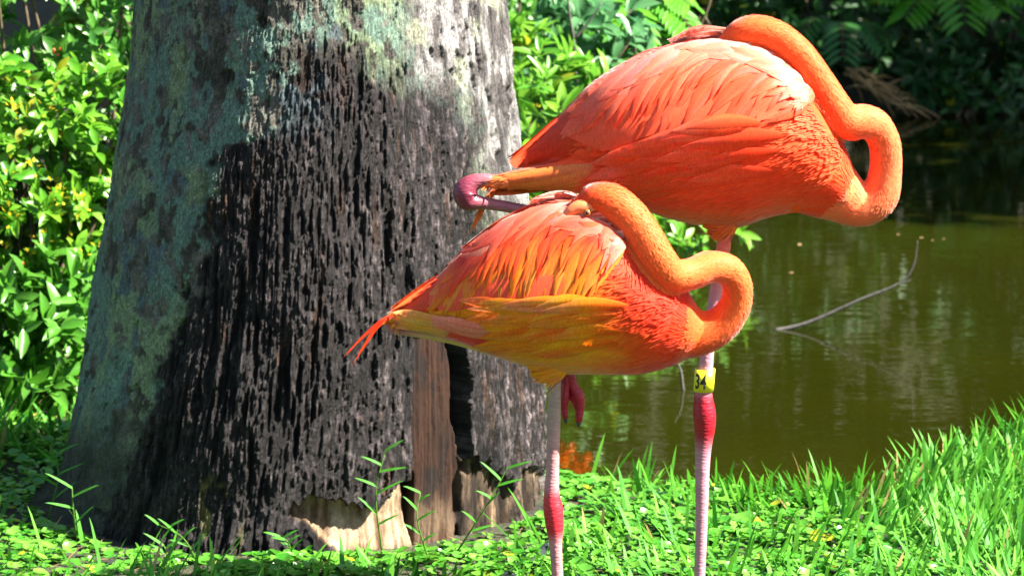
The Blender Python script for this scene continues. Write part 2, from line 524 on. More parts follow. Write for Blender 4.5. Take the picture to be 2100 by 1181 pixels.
    lich_d = 0.55 * fbm(arc * 17, ZZ * 12, 82, 5) + 0.45 * fbm(arc * 55, ZZ * 45, 182, 4)
    lich = sst(0.46, 0.51, lich_d + 0.10 * (n2 - 0.5)) * (1 - 0.75 * low)
    lcol = mix(c3(0.155, 0.245, 0.185) + 0 * V, c3(0.23, 0.29, 0.16), sst(0.45, 0.62, fbm(arc * 11, ZZ * 9, 83)))
    lcol = mix(lcol, c3(0.12, 0.16, 0.165), sst(0.60, 0.72, fbm(arc * 15, ZZ * 13, 84)))
    col = mix(base, lcol, lich)
    # dry right side: pale grey weathered wood with lichen crusts
    dry = sst(760, 900, PXw) * bgrey
    dcol = mix(c3(0.12, 0.105, 0.10) + 0 * V, c3(0.36, 0.34, 0.325), sst(0.33, 0.6, fbm(arc * 38, ZZ * 15, 85, 4)))
    dcol = mix(dcol, c3(0.42, 0.44, 0.30), 0.7 * sst(0.60, 0.68, fbm(arc * 14, ZZ * 12, 86, 5)) * (1 - sst(200, 420, PY)))
    dcol = dcol * (0.35 + 0.65 * sst(0.30, 0.48, fbm(arc * 60, ZZ * 9, 87)))[..., None]
    col = mix(col, dcol, dry)
    ccol = mix(c3(0.019, 0.015, 0.0145) + 0 * V, c3(0.115, 0.092, 0.092), sst(0.42, 0.70, 0.5 * fbm(arc * 60, ZZ * 22, 88, 4) + 0.5 * vn(arc * 230, ZZ * 60, 188)) * (0.35 + 0.65 * sst(640, 900, PX)))  # char is painted lighter toward its sunlit right side
    ccol = mix(ccol, c3(0.08, 0.035, 0.016), 0.6 * sst(0.60, 0.70, fbm(arc * 75, ZZ * 7, 89)) * sst(0.5, 0.62, fbm(arc * 6, ZZ * 4, 90)))
    ccol = mix(ccol, c3(0.004, 0.0035, 0.0035), np.clip(slit + deep + cross * 0.6, 0, 1) * 0.85)
    # blue-grey bloom where the lichen starts to take the char
    ccol = mix(ccol, c3(0.085, 0.12, 0.135), 0.75 * sst(0.48, 0.6, fbm(arc * 30, ZZ * 26, 91)) * (1 - sst(180, 330, PYw)) * (1 - sst(600, 720, PX)))
    ccol = ccol * (0.55 + 1.3 * cell ** 1.6)[..., None] * (1 - 0.35 * joint[..., None]) * (0.45 + 1.1 * grit[..., None])
    col = col * (0.62 + 0.76 * grit[..., None])
    col = mix(col, ccol, char)
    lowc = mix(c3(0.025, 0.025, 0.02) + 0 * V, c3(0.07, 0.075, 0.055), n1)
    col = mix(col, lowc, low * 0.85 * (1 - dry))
    moss = sst(0.50, 0.60, fbm(arc * 16, ZZ * 14, 92, 4)) * sst(960, 1010, PY) * (1 - sst(1100, 1150, PY)) * sst(400, 430, PX) * (1 - sst(470, 510, PX))
    col = mix(col, c3(0.24, 0.20, 0.05), moss * 0.8)
    wcol = mix(c3(0.10, 0.055, 0.028) + 0 * V, c3(0.34, 0.24, 0.15), sst(0.30, 0.66, 0.5 * grain + 0.5 * fbm(arc * 60, ZZ * 25, 161, 4)))
    wcol = mix(wcol, c3(0.021, 0.0075, 0.003) * (0.25 + 1.4 * fbm(arc * 20, ZZ * 9, 55, 4))[..., None], sl * (1 - 0.25 * sst(990, 1080, PY)))  # wood in the split darkened to stand in for the shade inside
    knot = sst(1.0, 0.6, np.hypot((PX - 884) / 11, (PY - 765) / 42)) + sst(1.0, 0.5, np.hypot((PX - 905) / 16, (PY - 985) / 38)) + 0.8 * sst(0.56, 0.68, fbm(arc * 30, ZZ * 10, 256, 4))
    wcol = mix(wcol, c3(0.008, 0.005, 0.004), np.clip(knot * sl, 0, 1) * 0.85)
    wcol = mix(wcol, c3(0.045, 0.026, 0.016), np.clip(ck + 0.9 * sst(0.42, 0.6, vn(arc * 45, ZZ * 8, 93)) * rb, 0, 1))
    wcol = wcol * (1 - rb * (0.86 - 0.86 * sst(0.42, 0.66, fbm(arc * 38, ZZ * 9, 261, 4))))[..., None]
    col = mix(col, wcol, sst(0.35, 0.65, wood))
    root = thing('burnt_tree_trunk', (float(np.interp(0, zs, cs)), TY, 0), 'thick old tree trunk with charred bark, lichen and a split hollow', 'tree trunk')
    ro = np.array(root.location)
    ids = np.arange(nT * nZ).reshape(nZ, nT)
    nxt = np.roll(ids, -1, axis=1)
    F = np.stack([ids[:-1], nxt[:-1], nxt[1:], ids[1:]], -1).reshape(-1, 4)
    wf = sst(0.35, 0.65, wood)[:-1].reshape(-1) > 0.5
    ctr_px = PX[:-1].reshape(-1)
    Vf, Cf = V.reshape(-1, 3) - ro, col.reshape(-1, 3)
    def sub(name, mask, mat):
        f = F[mask]
        u, inv = np.unique(f, return_inverse=True)
        return obj(name, mesh_np(name, Vf[u], inv.reshape(-1, 4), Cf[u]), mat, root)
    b = sub('bark', ~wf, M['bark'])
    b['label'] = 'charred black bark with grey green lichen on its left'
    o = sub('hollow', wf & (ctr_px > 840) & (ctr_px < 955), M['wood']); o['label'] = 'brown wood laid bare in a tall split'
    o = sub('bare_wood', wf & (ctr_px <= 840), M['wood']); o['label'] = 'pale bare wood in a notch at the foot'
    sub('bare_wood', wf & (ctr_px >= 955), M['wood'])
    return root, Cx[0, 0]
trunk_root, TCX = build_trunk()

# ------------------------------------------------------------------ flamingos
def lerp(a, b, t): return np.asarray(a, float) * (1 - t) + np.asarray(b, float) * t

class Bird:
    def __init__(s, cfg):
        s.c = cfg; s.Y = cfg['Y']
        p = s.p(cfg['leg'][-1][0], cfg['leg'][-1][1])
        s.mpp = (s.p(1200, 500) - s.p(1199, 500))[0]          # metres per picture unit at the bird
        gz = float(ground_z(np.array([p[0]]), np.array([s.Y]))[0])
        s.root = thing('flamingo', (p[0], s.Y, gz), cfg['label'], 'flamingo', None)
        s.ro = np.array(s.root.location)
        s.gz = gz

    def p(s, px, py, yo=0.0):
        v = at(px, py, s.Y)
        return np.array((v.x, v.y + yo, v.z))

    # ---- one continuous body: trunk, neck, head, feathered thighs
    def body(s):
        A = Acc()
        st = catmull(s.c['body'], 6)
        seg = 28
        a = np.linspace(0, 2 * math.pi, seg, endpoint=False)
        V = []
        for x, top, bot, hw in st:
            c = s.p(x, (top + bot) / 2); hh = (bot - top) / 2 * s.mpp
            # a little keel-shaped: widest just above the middle
            y = hw * np.sin(a) * (1 - 0.10 * np.cos(a) ** 2)
            V.append(np.stack([np.full(seg, c[0]), c[1] + y, c[2] + hh * np.cos(a)], -1))
        n = len(V)
        c0, c1 = V[0].mean(0), V[-1].mean(0)
        Q = [(i * seg + j, i * seg + (j + 1) % seg, (i + 1) * seg + (j + 1) % seg, (i + 1) * seg + j) for i in range(n - 1) for j in range(seg)]
        T = [(n * seg, (j + 1) % seg, j) for j in range(seg)] + [(n * seg + 1, (n - 1) * seg + j, (n - 1) * seg + (j + 1) % seg) for j in range(seg)]
        A.add(np.vstack(V + [c0[None], c1[None]]), Q, T)
        nk = catmull(s.c['neck'], 6)
        s.neckP = np.array([s.p(r[0], r[1], r[3]) for r in nk]); s.neckR = nk[:, 2] * s.mpp
        v, q, t = tube(s.neckP, s.neckR, 20); A.add(v, q, t)
        for th in s.c['thighs']:
            tk = catmull(th, 5)
            v, q, t = tube(np.array([s.p(r[0], r[1], r[3]) for r in tk]), tk[:, 2] * s.mpp, 16); A.add(v, q, t)
        me0 = A.mesh('tmp')
        bm = bmesh.new(); bm.from_mesh(me0); bmesh.ops.recalc_face_normals(bm, faces=bm.faces); bm.to_mesh(me0); bm.free()
        tmp = bpy.data.objects.new('tmp', me0); C.objects.link(tmp)
        m = tmp.modifiers.new('r', 'REMESH'); m.mode = 'VOXEL'; m.voxel_size = 0.0042
        m2 = tmp.modifiers.new('s', 'SMOOTH'); m2.iterations = 7; m2.factor = 0.5
        dg = bpy.context.evaluated_depsgraph_get(); dg.update()
        me = bpy.data.meshes.new_from_object(tmp.evaluated_get(dg))
        bpy.data.objects.remove(tmp); bpy.data.meshes.remove(me0)
        me.name = 'body'
        nv = len(me.vertices)
        co = np.empty(nv * 3, np.float32); me.vertices.foreach_get('co', co); co = co.reshape(-1, 3).astype(float)
        me.calc_loop_triangles()
        tr = np.empty(len(me.loop_triangles) * 3, np.int32); me.loop_triangles.foreach_get('vertices', tr); tr = tr.reshape(-1, 3)
        s.co, s.tri = co, tr
        vn_ = np.empty(nv * 3, np.float32); me.vertices.foreach_get('normal', vn_); s.vn_ = vn_.reshape(-1, 3).astype(float)
        s.bvh = BVHTree.FromPolygons([tuple(v) for v in co], [tuple(t) for t in tr])
        cols = s.colour(co)
        me.vertices.foreach_set('co', (co - s.ro).astype(np.float32).ravel())
        at_ = me.color_attributes.new('Col', 'FLOAT_COLOR', 'POINT')
        at_.data.foreach_set('color', np.hstack([cols, np.ones((nv, 1))]).astype(np.float32).ravel())
        me.polygons.foreach_set('use_smooth', np.ones(len(me.polygons), bool))
        s.bodyo = obj('body', me, M['skin'], s.root)

    def neck_info(s, P):
        """nearest neck station: distance/radius ratio and flow towards the breast"""
        N, Rn = s.neckP, s.neckR
        best = np.full(len(P), 1e9); idx = np.zeros(len(P), int)
        for i in range(len(N)):
            dd = np.linalg.norm(P - N[i], axis=1) / Rn[i]
            m = dd < best; best[m] = dd[m]; idx[m] = i
        T = -np.gradient(N, axis=0); T /= np.linalg.norm(T, axis=1)[:, None]
        return best, idx, T[idx]

    def colour(s, P):
        px, py = to_px(P[:, 0], np.full(len(P), s.Y), P[:, 2])
        best, idx, _ = s.neck_info(P)
        nk = (best < 1.25) & (idx > s.c['neck_from'])
        return s.c['colour'](px, py, nk, idx / len(s.neckP), P)

    def plumage(s):
        co, tr = s.co, s.tri
        a, b, c = co[tr[:, 0]], co[tr[:, 1]], co[tr[:, 2]]
        cr = np.cross(b - a, c - a); area = np.linalg.norm(cr, axis=1) / 2
        fn = cr / (2 * area[:, None] + 1e-15)
        ctr = (a + b + c) / 3
        best, idx, _ = s.neck_info(ctr)
        isn = (best < 1.3) & (idx > s.c['neck_from'])
        for nm, mask, cnt, L, W, lift in (('down_feathers', isn, 36000, 0.013, 0.0024, 0.0003), ('contour_feathers', ~isn, 26000, 0.030, 0.0042, 0.0006)):
            ar = area * mask
            f = rng.choice(len(tr), cnt, p=ar / ar.sum())
            r1, r2 = np.sqrt(rng.random(cnt)), rng.random(cnt)
            P = a[f] * (1 - r1)[:, None] + b[f] * (r1 * (1 - r2))[:, None] + c[f] * (r1 * r2)[:, None]
            n = fn[f]
            bst, ix, T = s.neck_info(P)
            flow = np.tile(np.array([-1.0, 0, -0.30]), (cnt, 1))
            px, py = to_px(P[:, 0], np.full(cnt, s.Y), P[:, 2])
            w = sst(1.9, 1.15, bst) if nm == 'contour_feathers' else np.ones(cnt)
            w = np.where(ix > 2, w, 0)
            flow = flow * (1 - w)[:, None] + T * w[:, None]
            flow += rng.normal(0, 0.08, (cnt, 3))
            flow -= n * (flow * n).sum(1)[:, None]
            flow /= np.linalg.norm(flow, axis=1)[:, None] + 1e-9
            side = np.cross(n, flow)
            # short feathers near the breast grow longer
            l = L * rng.uniform(0.7, 1.3, cnt); wd = W * rng.uniform(0.75, 1.3, cnt); lf = lift * rng.uniform(0.3, 1.7, cnt)
            if nm == 'contour_feathers':
                wd *= 1 - 0.55 * w; lf *= 1 - 0.8 * w; l *= 1 - 0.3 * w
            if nm == 'down_feathers':
                g = 1 + 0.6 * sst(0.42, 0.05, ix / len(s.neckP)); l *= g; wd *= g; lf *= g
            rows = [(0, 0.30, -0.0008), (0.45, 0.50, 0.0004), (0.8, 0.34, 0.0008)]
            VV = []
            for t, hwid, h in rows:
                hh = h + lf * t * t
                base = P + flow * (l * t)[:, None] + n * hh[:, None]
                VV += [base - side * (wd * hwid)[:, None], base + side * (wd * hwid)[:, None]]
            VV.append(P + flow * l[:, None] + n * (0.0008 + lf)[:, None])
            V = np.stack(VV, 1)                                   # cnt,7,3
            NS = np.repeat((s.vn_[tr[f]].mean(1) + flow * rng.uniform(0.0, 0.12, (cnt, 1)) + side * rng.normal(0, 0.06, (cnt, 1)))[:, None, :], 7, 1)
            k = np.arange(cnt)[:, None, None] * 7
            Q = (np.array([[0, 2, 3, 1], [2, 4, 5, 3]])[None] + k).reshape(-1, 4); T3 = (np.array([[4, 6, 5]])[None] + k).reshape(-1, 3)
            col = s.colour(P) * rng.uniform(0.93, 1.07, (cnt, 1))
            col[:, 1:] *= rng.uniform(0.85, 1.15, (cnt, 1))
            cc = np.repeat(col[:, None, :], 7, 1)
            cc[:, 4:, 1] *= 1.10; cc[:, 4:, 2] *= 1.10
            o = obj(nm, mesh_np(nm, (V.reshape(-1, 3) - s.ro), [Q, T3], cc.reshape(-1, 3), normals=NS.reshape(-1, 3)), M['plumage'], s.bodyo)
            tag(o, kind='stuff')

    # ---- one feather laid on the flank along a curve drawn in the bird's side plane
    def on_body(s, px, py, side=-1, lift=0.0):
        v = at(px, py, s.Y)
        o = Vector((v.x, s.Y + side * 0.6, v.z))
        h = s.bvh.ray_cast(o, Vector((0, -side, 0)))
        if h[0] is not None and abs(h[1].y) > 0.12:
            n = h[1] if h[1].y * side > 0 else -h[1]
            return np.array(h[0]), np.array(n)
        h = s.bvh.find_nearest(Vector((v.x, s.Y + side * 0.03, v.z)))
        n = h[1]
        q = np.array(h[0])
        tgt = np.array((v.x, s.Y + side * 0.02, v.z))
        k = 0.3 if np.linalg.norm(tgt - q) < 0.03 else 0.0
        return tgt * (1 - k) + q * k, (np.array((0.1, side * 0.45, 0.88)) if k else np.array((0, side * 0.98, 0.2)))

    def feather(s, parent, pts, w, cols, lift, side=-1, name='feather', nl=10, prof=None, wave=0.0, curl=0.0):
        """pts: list of (px,py); w: half width in picture units; cols: (root, mid, tip)"""
        cv = catmull(pts, max(2, nl // (len(pts) - 1)))
        n = len(cv)
        tg = np.gradient(cv, axis=0); tg /= np.linalg.norm(tg, axis=1)[:, None] + 1e-9
        nr = np.stack([-tg[:, 1], tg[:, 0]], -1)
        if prof is None: prof = lambda t: (0.55 + 0.45 * min(1, t * 2.2)) * (1 - max(0, (t - 0.50) / 0.50) ** 1.9)
        us = np.array([-1, -0.66, -0.33, 0, 0.33, 0.66, 1.0]); m7 = len(us)
        streak = np.array([random.uniform(0.84, 1.12) for _ in us]); streak[3] *= 0.9
        V, K, NN = [], [], []
        ph = random.random() * 9
        for i in range(n):
            t = i / (n - 1)
            hw = w * max(prof(t), 0.02) * (1 + 0.07 * math.sin(9 * t + ph))
            off = wave * math.sin(5 * t + ph)
            for ju, u in enumerate(us):
                q = cv[i] + nr[i] * (u * hw + off)
                if t > 0.6: q = q - tg[i] * abs(u) * hw * (0.25 + 0.35 * (streak[ju] - 1))
                P, N = s.on_body(q[0], q[1], side)
                P = P + N * (lift * min(1, t * 4) - 0.0015 * max(0, 1 - t * 5) + 0.0014 * (1 - u * u) + curl * t * t)
                V.append(P)
                NN.append(N + 0.30 * u * np.array((nr[i][0], 0, -nr[i][1])) + 0.12 * np.array((tg[i][0], 0, -tg[i][1])))
                c = lerp(cols[0], cols[1], min(1, t * 1.8)) if t < 0.55 else lerp(cols[1], cols[2], (t - 0.55) / 0.45)
                K.append(c * np.array((1, streak[ju] ** 1.5, streak[ju] ** 1.5)) * (0.97 + 0.06 * random.random()))
        V = np.array(V).reshape(n, m7, 3)
        # soften the drape along the feather
        for _ in range(2):
            V[1:-1] = 0.5 * V[1:-1] + 0.25 * (V[:-2] + V[2:])
        V = V.reshape(-1, 3)
        Q = [(i * m7 + j, i * m7 + j + 1, (i + 1) * m7 + j + 1, (i + 1) * m7 + j) for i in range(n - 1) for j in range(m7 - 1)]
        Q = np.array(Q); NN = np.array(NN)
        g = np.cross(V[Q[:, 1]] - V[Q[:, 0]], V[Q[:, 3]] - V[Q[:, 0]])
        if (g * NN[Q[:, 0]]).sum() < 0: Q = Q[:, ::-1]
        return obj(name, mesh_np(name, V - s.ro, Q, np.clip(np.array(K), 0, 0.97), normals=NN), M['vane'], parent)

    # ---- legs
    def leg_tube(s, pts, name, cols, parent, seg=14):
        tk = catmull(pts, 5)
        P = np.array([s.p(r[0], r[1], r[3]) for r in tk])
        v, q, t = tube(P, tk[:, 2] * s.mpp, seg)
        n = len(tk)
        cp = np.array([s.c['legcol'](r[0], r[1]) for r in tk])
        K = np.vstack([np.repeat(cp, seg, 0), cp[:1], cp[-1:]])
        return obj(name, mesh_np(name, v - s.ro, [q, t], K), M['leg'], parent)

    def flat_foot(s, parent):
        """three webbed toes and a hind toe flat on the ground"""
        x, y, z = s.ro
        z += 0.006
        A = Acc()
        ends = []
        for ang, L in ((18, 0.085), (-18, 0.09), (0, 0.10), (180, 0.02)):
            d = np.array((math.cos(R(ang)), math.sin(R(ang)), 0))
            P = np.array([[x, y, z + 0.012], *[np.array((x, y, z)) + d * L * t + np.array((0, 0, 0.005 * (1 - t))) for t in (0.3, 0.65, 1.0)]])
            v, q, t = tube(P, [0.009, 0.007, 0.006, 0.003], 8); A.add(v, q, t, np.array((0.55, 0.10, 0.12)))
            if L > 0.05: ends.append(P[-1] * 0.85 + P[0] * 0.15)
        e = [ends[0], ends[2], ends[1]]
        wv = np.array([[x, y, z + 0.004], e[0], (e[0] + e[1]) / 2 * 0.96 + np.array((x, y, z)) * 0.04, e[1], (e[1] + e[2]) / 2 * 0.96 + np.array((x, y, z)) * 0.04, e[2]])
        wv[:, 2] = z + 0.002
        A.add(wv, None, [(0, 1, 2), (0, 2, 3), (0, 3, 4), (0, 4, 5)], np.array((0.5, 0.10, 0.13)))
        return obj('foot', A.mesh('foot', s.ro), M['leg'], parent)

PINKW = (0.92, 0.30, 0.21); WHITE = (0.93, 0.50, 0.41); SALM = (0.90, 0.105, 0.036); RED = (0.80, 0.022, 0.005); ORNG = (0.90, 0.055, 0.005); GOLD_BOUNCE = (0.88, 0.33, 0.010); DRED = (0.55, 0.035, 0.012)  # the gold tone stands in for light bounced off the grass

def vary(c, a=0.10):
    k = 1 + random.uniform(-a, a)
    return (c[0] * min(k, 1.04), c[1] * k * (1 + random.uniform(-a, a)), c[2] * k * (1 + random.uniform(-a, a)))

# colours over the body in the bird's side plane; gold paints grass-reflected light
def mixc(a, b, t): return np.asarray(a)[None] * (1 - t[:, None]) + np.asarray(b)[None] * t[:, None] if np.ndim(a) == 1 else a * (1 - t[:, None]) + np.asarray(b)[None] * t[:, None]

def col_near(px, py, nk, ni, P):
    n = fbm(px / 55, py / 22, 201, 3)
    body = mixc(ORNG, GOLD_BOUNCE, sst(1390, 1200, px + 80 * (n - 0.5)) * sst(520, 640, py + 60 * (n - .5)))
    body = mixc(body, RED, 0.8 * sst(0.42, 0.60, n + 0.1) * sst(1080, 1030, px + 40 * (n - .5)) * sst(650, 690, py))
    body = mixc(body, (0.80, 0.018, 0.004), 0.9 * sst(-12, 26, 1005 + (py - 660) * 0.9 - px + 30 * (n - .5)) * sst(654, 672, py) * sst(905, 930, px))
    body = mixc(body, SALM, sst(560, 480, py) * 0.7)
    body = mixc(body, RED, 0.85 * sst(1230, 1320, px) * sst(710, 620, py))
    neck = mixc((0.91, 0.085, 0.010), (0.93, 0.145, 0.028), sst(0.08, 0.32, ni))
    neck = mixc(neck, (0.88, 0.07, 0.008), sst(0.74, 0.95, ni))
    return np.where(nk[:, None], neck, body)

def col_far(px, py, nk, ni, P):
    n = fbm(px / 60, py / 25, 301, 3)
    body = mixc((0.91, 0.066, 0.011), (0.91, 0.088, 0.020), sst(0.35, 0.65, n))
    body = mixc(body, (0.86, 0.16, 0.03), sst(390, 460, py + 40 * (n - .5)) * sst(1600, 1500, px))
    body = mixc(body, (0.84, 0.18, 0.04), sst(1230, 1100, px) * sst(320, 350, py))
    neck = mixc((0.93, 0.19, 0.065), (0.92, 0.14, 0.028), sst(0.2, 0.7, ni))
    neck = mixc(neck, (0.84, 0.095, 0.015), sst(0.78, 0.93, ni))
    return np.where(nk[:, None], neck, body)

def legcol_near(px, py):
    pink, red, pale = np.array((0.46, 0.19, 0.20)), np.array((0.50, 0.018, 0.03)), np.array((0.30, 0.20, 0.155))
    if px < 1000 or py < 770:                                   # folded leg
        return lerp((0.42, 0.16, 0.22), (0.62, 0.42, 0.16), float(sst(800, 900, px)))
    k = float(sst(985, 1015, py) * (1 - sst(1075, 1110, py)))
    return lerp(lerp(pale, pink, float(sst(800, 1000, py))), red, k)

def legcol_far(px, py):
    if px < 1300 and py < 470:
        return lerp((0.17, 0.022, 0.045), (0.27, 0.085, 0.10), float(sst(960, 1000, px)))
    pink, red = np.array((0.46, 0.20, 0.25)), np.array((0.30, 0.004, 0.016))
    k = float(sst(785, 815, py) * (1 - sst(880, 935, py)))
    top = lerp((0.75, 0.13, 0.09), pink, float(sst(520, 640, py)))
    return lerp(top, red, k)

near = Bird(dict(
    Y=5.0, label='smaller flamingo with grass light painted gold on its orange flank, its eye and bill base showing above its back',
    body=[(815, 632, 668, 0.012), (860, 604, 674, 0.035), (920, 545, 694, 0.066), (980, 492, 714, 0.090), (1040, 450, 738, 0.106), (1100, 424, 758, 0.114), (1160, 410, 768, 0.117),
          (1220, 414, 769, 0.115), (1280, 438, 769, 0.108), (1330, 482, 766, 0.097), (1375, 540, 752, 0.080), (1415, 605, 733, 0.055), (1440, 640, 718, 0.035)],
    neck=[(1300, 655, 92, 0.0), (1350, 672, 74, 0.0), (1395, 680, 58, 0.0), (1440, 681, 45, 0.0), (1480, 662, 37, -0.002), (1507, 622, 32, -0.008), (1509, 580, 30, -0.016), (1488, 549, 31, -0.026),
          (1450, 541, 32, -0.038), (1412, 552, 32, -0.050), (1374, 550, 33, -0.062), (1343, 515, 36, -0.070), (1315, 470, 37, -0.064), (1284, 432, 38, -0.052), (1250, 408, 38, -0.045), (1220, 404, 33, -0.042), (1198, 414, 24, -0.042), (1182, 424, 15, -0.040)],
    neck_from=10,
    thighs=[[(1130, 700, 70, -0.015), (1135, 745, 38, -0.02), (1136, 775, 17, -0.022)], [(1060, 680, 52, 0.0), (980, 668, 38, 0.0), (900, 655, 25, 0.0), (830, 652, 15, 0.0)]],
    leg=[(1136, 755, 14, -0.022), (1136, 850, 13.5, -0.022), (1133, 950, 13.5, -0.022), (1131, 1005, 16, -0.022), (1134, 1035, 20.5, -0.022), (1137, 1070, 19, -0.022), (1139, 1110, 13.5, -0.022), (1143, 1181, 12, -0.022), (1150, 1330, 12, -0.022), (1155, 1424, 13, -0.022)],
    colour=col_near, legcol=legcol_near))
far = Bird(dict(
    Y=5.5, label='taller salmon flamingo wearing a yellow numbered leg band, its head hidden in its back',
    body=[(1075, 308, 342, 0.012), (1110, 282, 352, 0.030), (1160, 226, 362, 0.062), (1220, 168, 385, 0.096), (1280, 130, 412, 0.118), (1340, 104, 436, 0.130), (1400, 90, 454, 0.136), (1460, 84, 464, 0.138),
          (1520, 88, 464, 0.136), (1580, 106, 446, 0.128), (1635, 148, 437, 0.116), (1685, 212, 440, 0.098), (1722, 280, 440, 0.075), (1748, 340, 432, 0.045)],
    neck=[(1620, 330, 110, 0.0), (1670, 365, 84, 0.0), (1720, 398, 60, 0.0), (1768, 420, 43, 0.0), (1803, 398, 39, -0.002), (1815, 345, 33, -0.006), (1811, 292, 32, -0.012), (1790, 256, 33, -0.020), (1760, 246, 35, -0.030),
          (1731, 246, 35, -0.036), (1706, 212, 33, -0.036), (1672, 158, 31, -0.030), (1636, 110, 31, -0.022), (1596, 78, 32, -0.014), (1556, 64, 32, -0.008), (1522, 70, 30, -0.002), (1492, 90, 22, 0.004), (1465, 115, 16, 0.006), (1448, 132, 10, 0.006)],
    neck_from=10,
    thighs=[[(1480, 410, 60, -0.015), (1486, 450, 32, -0.02), (1487, 480, 17, -0.02)], [(1270, 360, 62, -0.05), (1200, 352, 42, -0.05), (1120, 356, 27, -0.05), (1050, 362, 17, -0.05), (1005, 366, 12, -0.05)]],
    leg=[(1487, 455, 16, -0.02), (1480, 520, 14.5, -0.02), (1466, 600, 14, -0.02), (1452, 690, 14, -0.02), (1446, 750, 15, -0.02), (1441, 800, 18, -0.02), (1443, 840, 23.5, -0.02), (1444, 870, 22, -0.02), (1441, 910, 17.5, -0.02), (1439, 960, 15, -0.02), (1437, 1080, 12.5, -0.02), (1433, 1181, 11.5, -0.02), (1430, 1262, 12, -0.02)],
    colour=col_far, legcol=legcol_far))

def poly(pts):
    P = np.asarray(pts, float)
    L = np.concatenate([[0], np.cumsum(np.linalg.norm(np.diff(P, axis=0), axis=1))]); L /= L[-1]
    return lambda t: np.array([np.interp(t, L, P[:, 0]), np.interp(t, L, P[:, 1])])

for b in (near, far):
    b.body(); b.plumage()

def wing_of(b, side, base, mid, tip, rows, shell_cols, lift0=0.004):
    """a folded wing: a shell draped on the flank plus overlapping feathers, the foremost on top"""
    nu, nv = 26, 14
    V, K = [], []
    for i in range(nu):
        u = i / (nu - 1)
        c = catmull([base(u), mid(u), tip(u)], 8)
        for j in range(nv):
            q = c[min(len(c) - 1, int(round(j / (nv - 1) * (len(c) - 1) * 0.93)))]
            P, N = b.on_body(q[0], q[1], side)
            V.append(P + N * (0.002 + 0.003 * min(1, j / 4)))
            K.append(vary(shell_cols, 0.05))
    Q = [(i * nv + j, i * nv + j + 1, (i + 1) * nv + j + 1, (i + 1) * nv + j) for i in range(nu - 1) for j in range(nv - 1)]
    w = obj('wing', mesh_np('wing', np.array(V) - b.ro, np.array(Q), np.array(K)), M['vane'], b.root)
    for (n, t0, t1, hw, colf, lf, sp) in rows:
        for i in range(n - 1, -1, -1):
            u = np.clip(i / max(1, n - 1) * sp[1] + sp[0] * (1 - i / max(1, n - 1)) + random.uniform(-0.012, 0.012), 0, 1)
            c = catmull([base(max(0, u - 0.34)), mid(max(0, u - 0.10)), tip(u)], 10)
            c = c[int(t0 * (len(c) - 1)): int(t1 * (len(c) - 1)) + 1]
            k = c[[0, len(c) // 3, 2 * len(c) // 3, -1]] + np.array([random.uniform(-6, 6), random.uniform(-5, 5)])
            k[-1] += (random.uniform(-12, 5), random.uniform(-22, 22))
            b.feather(w, k, hw * random.uniform(0.85, 1.15), colf(u), lift0 + lf + 0.003 * (1 - u) + random.uniform(0, 0.0015), side, nl=9, curl=random.uniform(0, 0.002))
    return w

# --- near bird's wings
nb = poly([(1272, 470), (1230, 428), (1170, 412), (1100, 424), (1030, 458), (960, 512), (915, 552)])
nm = poly([(1255, 500), (1180, 470), (1100, 462), (1030, 490), (970, 528), (920, 568), (890, 590)])
ntp = poly([(1232, 560), (1190, 592), (1120, 602), (1050, 606), (985, 618), (930, 634), (882, 622)])
def nc_long(u):
    return [vary(RED), vary(lerp(RED, (0.88, 0.20, 0.012), random.random())), vary(lerp(GOLD_BOUNCE, (0.88, 0.38, 0.06), random.random()))]
def nc_mid(u): return [vary(lerp(SALM, PINKW, random.random() * 0.6)), vary(lerp(RED, SALM, random.random())), vary(lerp(RED, (0.88, 0.22, 0.015), random.random()))]
def nc_top(u): return [vary(lerp(PINKW, WHITE, random.random())), vary(lerp(SALM, PINKW, random.random())), vary(lerp(RED, SALM, random.random()))]
def nc_sh(u): return [vary(RED), vary(lerp(SALM, PINKW, random.random())), vary(lerp(SALM, PINKW, random.random()))]
for sd_ in (-1, 1):
    k = 1.0 if sd_ < 0 else 0.5
    wing_of(near, sd_, nb, nm, ntp, [
        (int(30 * k), 0.05, 1.0, 15, nc_long, 0.000, (0.02, 1.0)),
        (int(30 * k), 0.00, 0.80, 12, nc_mid, 0.002, (0.0, 0.96)),
        (int(26 * k), 0.00, 0.50, 12, nc_top, 0.0035, (0.0, 0.92)),
        (int(10 * k), 0.05, 0.66, 12, nc_sh, 0.0045, (0.0, 0.14))], SALM)
# --- far bird's wings
fb = poly([(1640, 170), (1590, 118), (1520, 90), (1440, 86), (1360, 100), (1290, 128), (1220, 172), (1175, 212)])
fm = poly([(1630, 200), (1540, 130), (1440, 118), (1350, 140), (1285, 175), (1230, 205), (1180, 235), (1150, 250)])
ft = poly([(1590, 215), (1520, 238), (1430, 250), (1350, 272), (1290, 290), (1235, 312), (1195, 292), (1150, 270)])
def fc_long(u): return [vary(SALM), vary(lerp((0.91, 0.08, 0.018), SALM, random.random())), vary(lerp((0.91, 0.085, 0.02), (0.92, 0.18, 0.09), random.random()))]
def fc_mid(u): return [vary(PINKW), vary(lerp(SALM, PINKW, 0.6 * random.random())), vary(lerp((0.91, 0.08, 0.018), SALM, random.random()))]
def fc_top(u): return [vary(WHITE), vary(lerp(PINKW, SALM, 0.6 * random.random())), vary(lerp(SALM, PINKW, 0.4 * random.random()))]  # pale roots: partly plumage, partly sun highlight painted on the back
def fc_sh(u): return [vary(SALM), vary(lerp(SALM, PINKW, random.random())), vary(lerp(SALM, PINKW, 0.5 * random.random()))]  # pink-white also paints the sun's glow on the shoulder
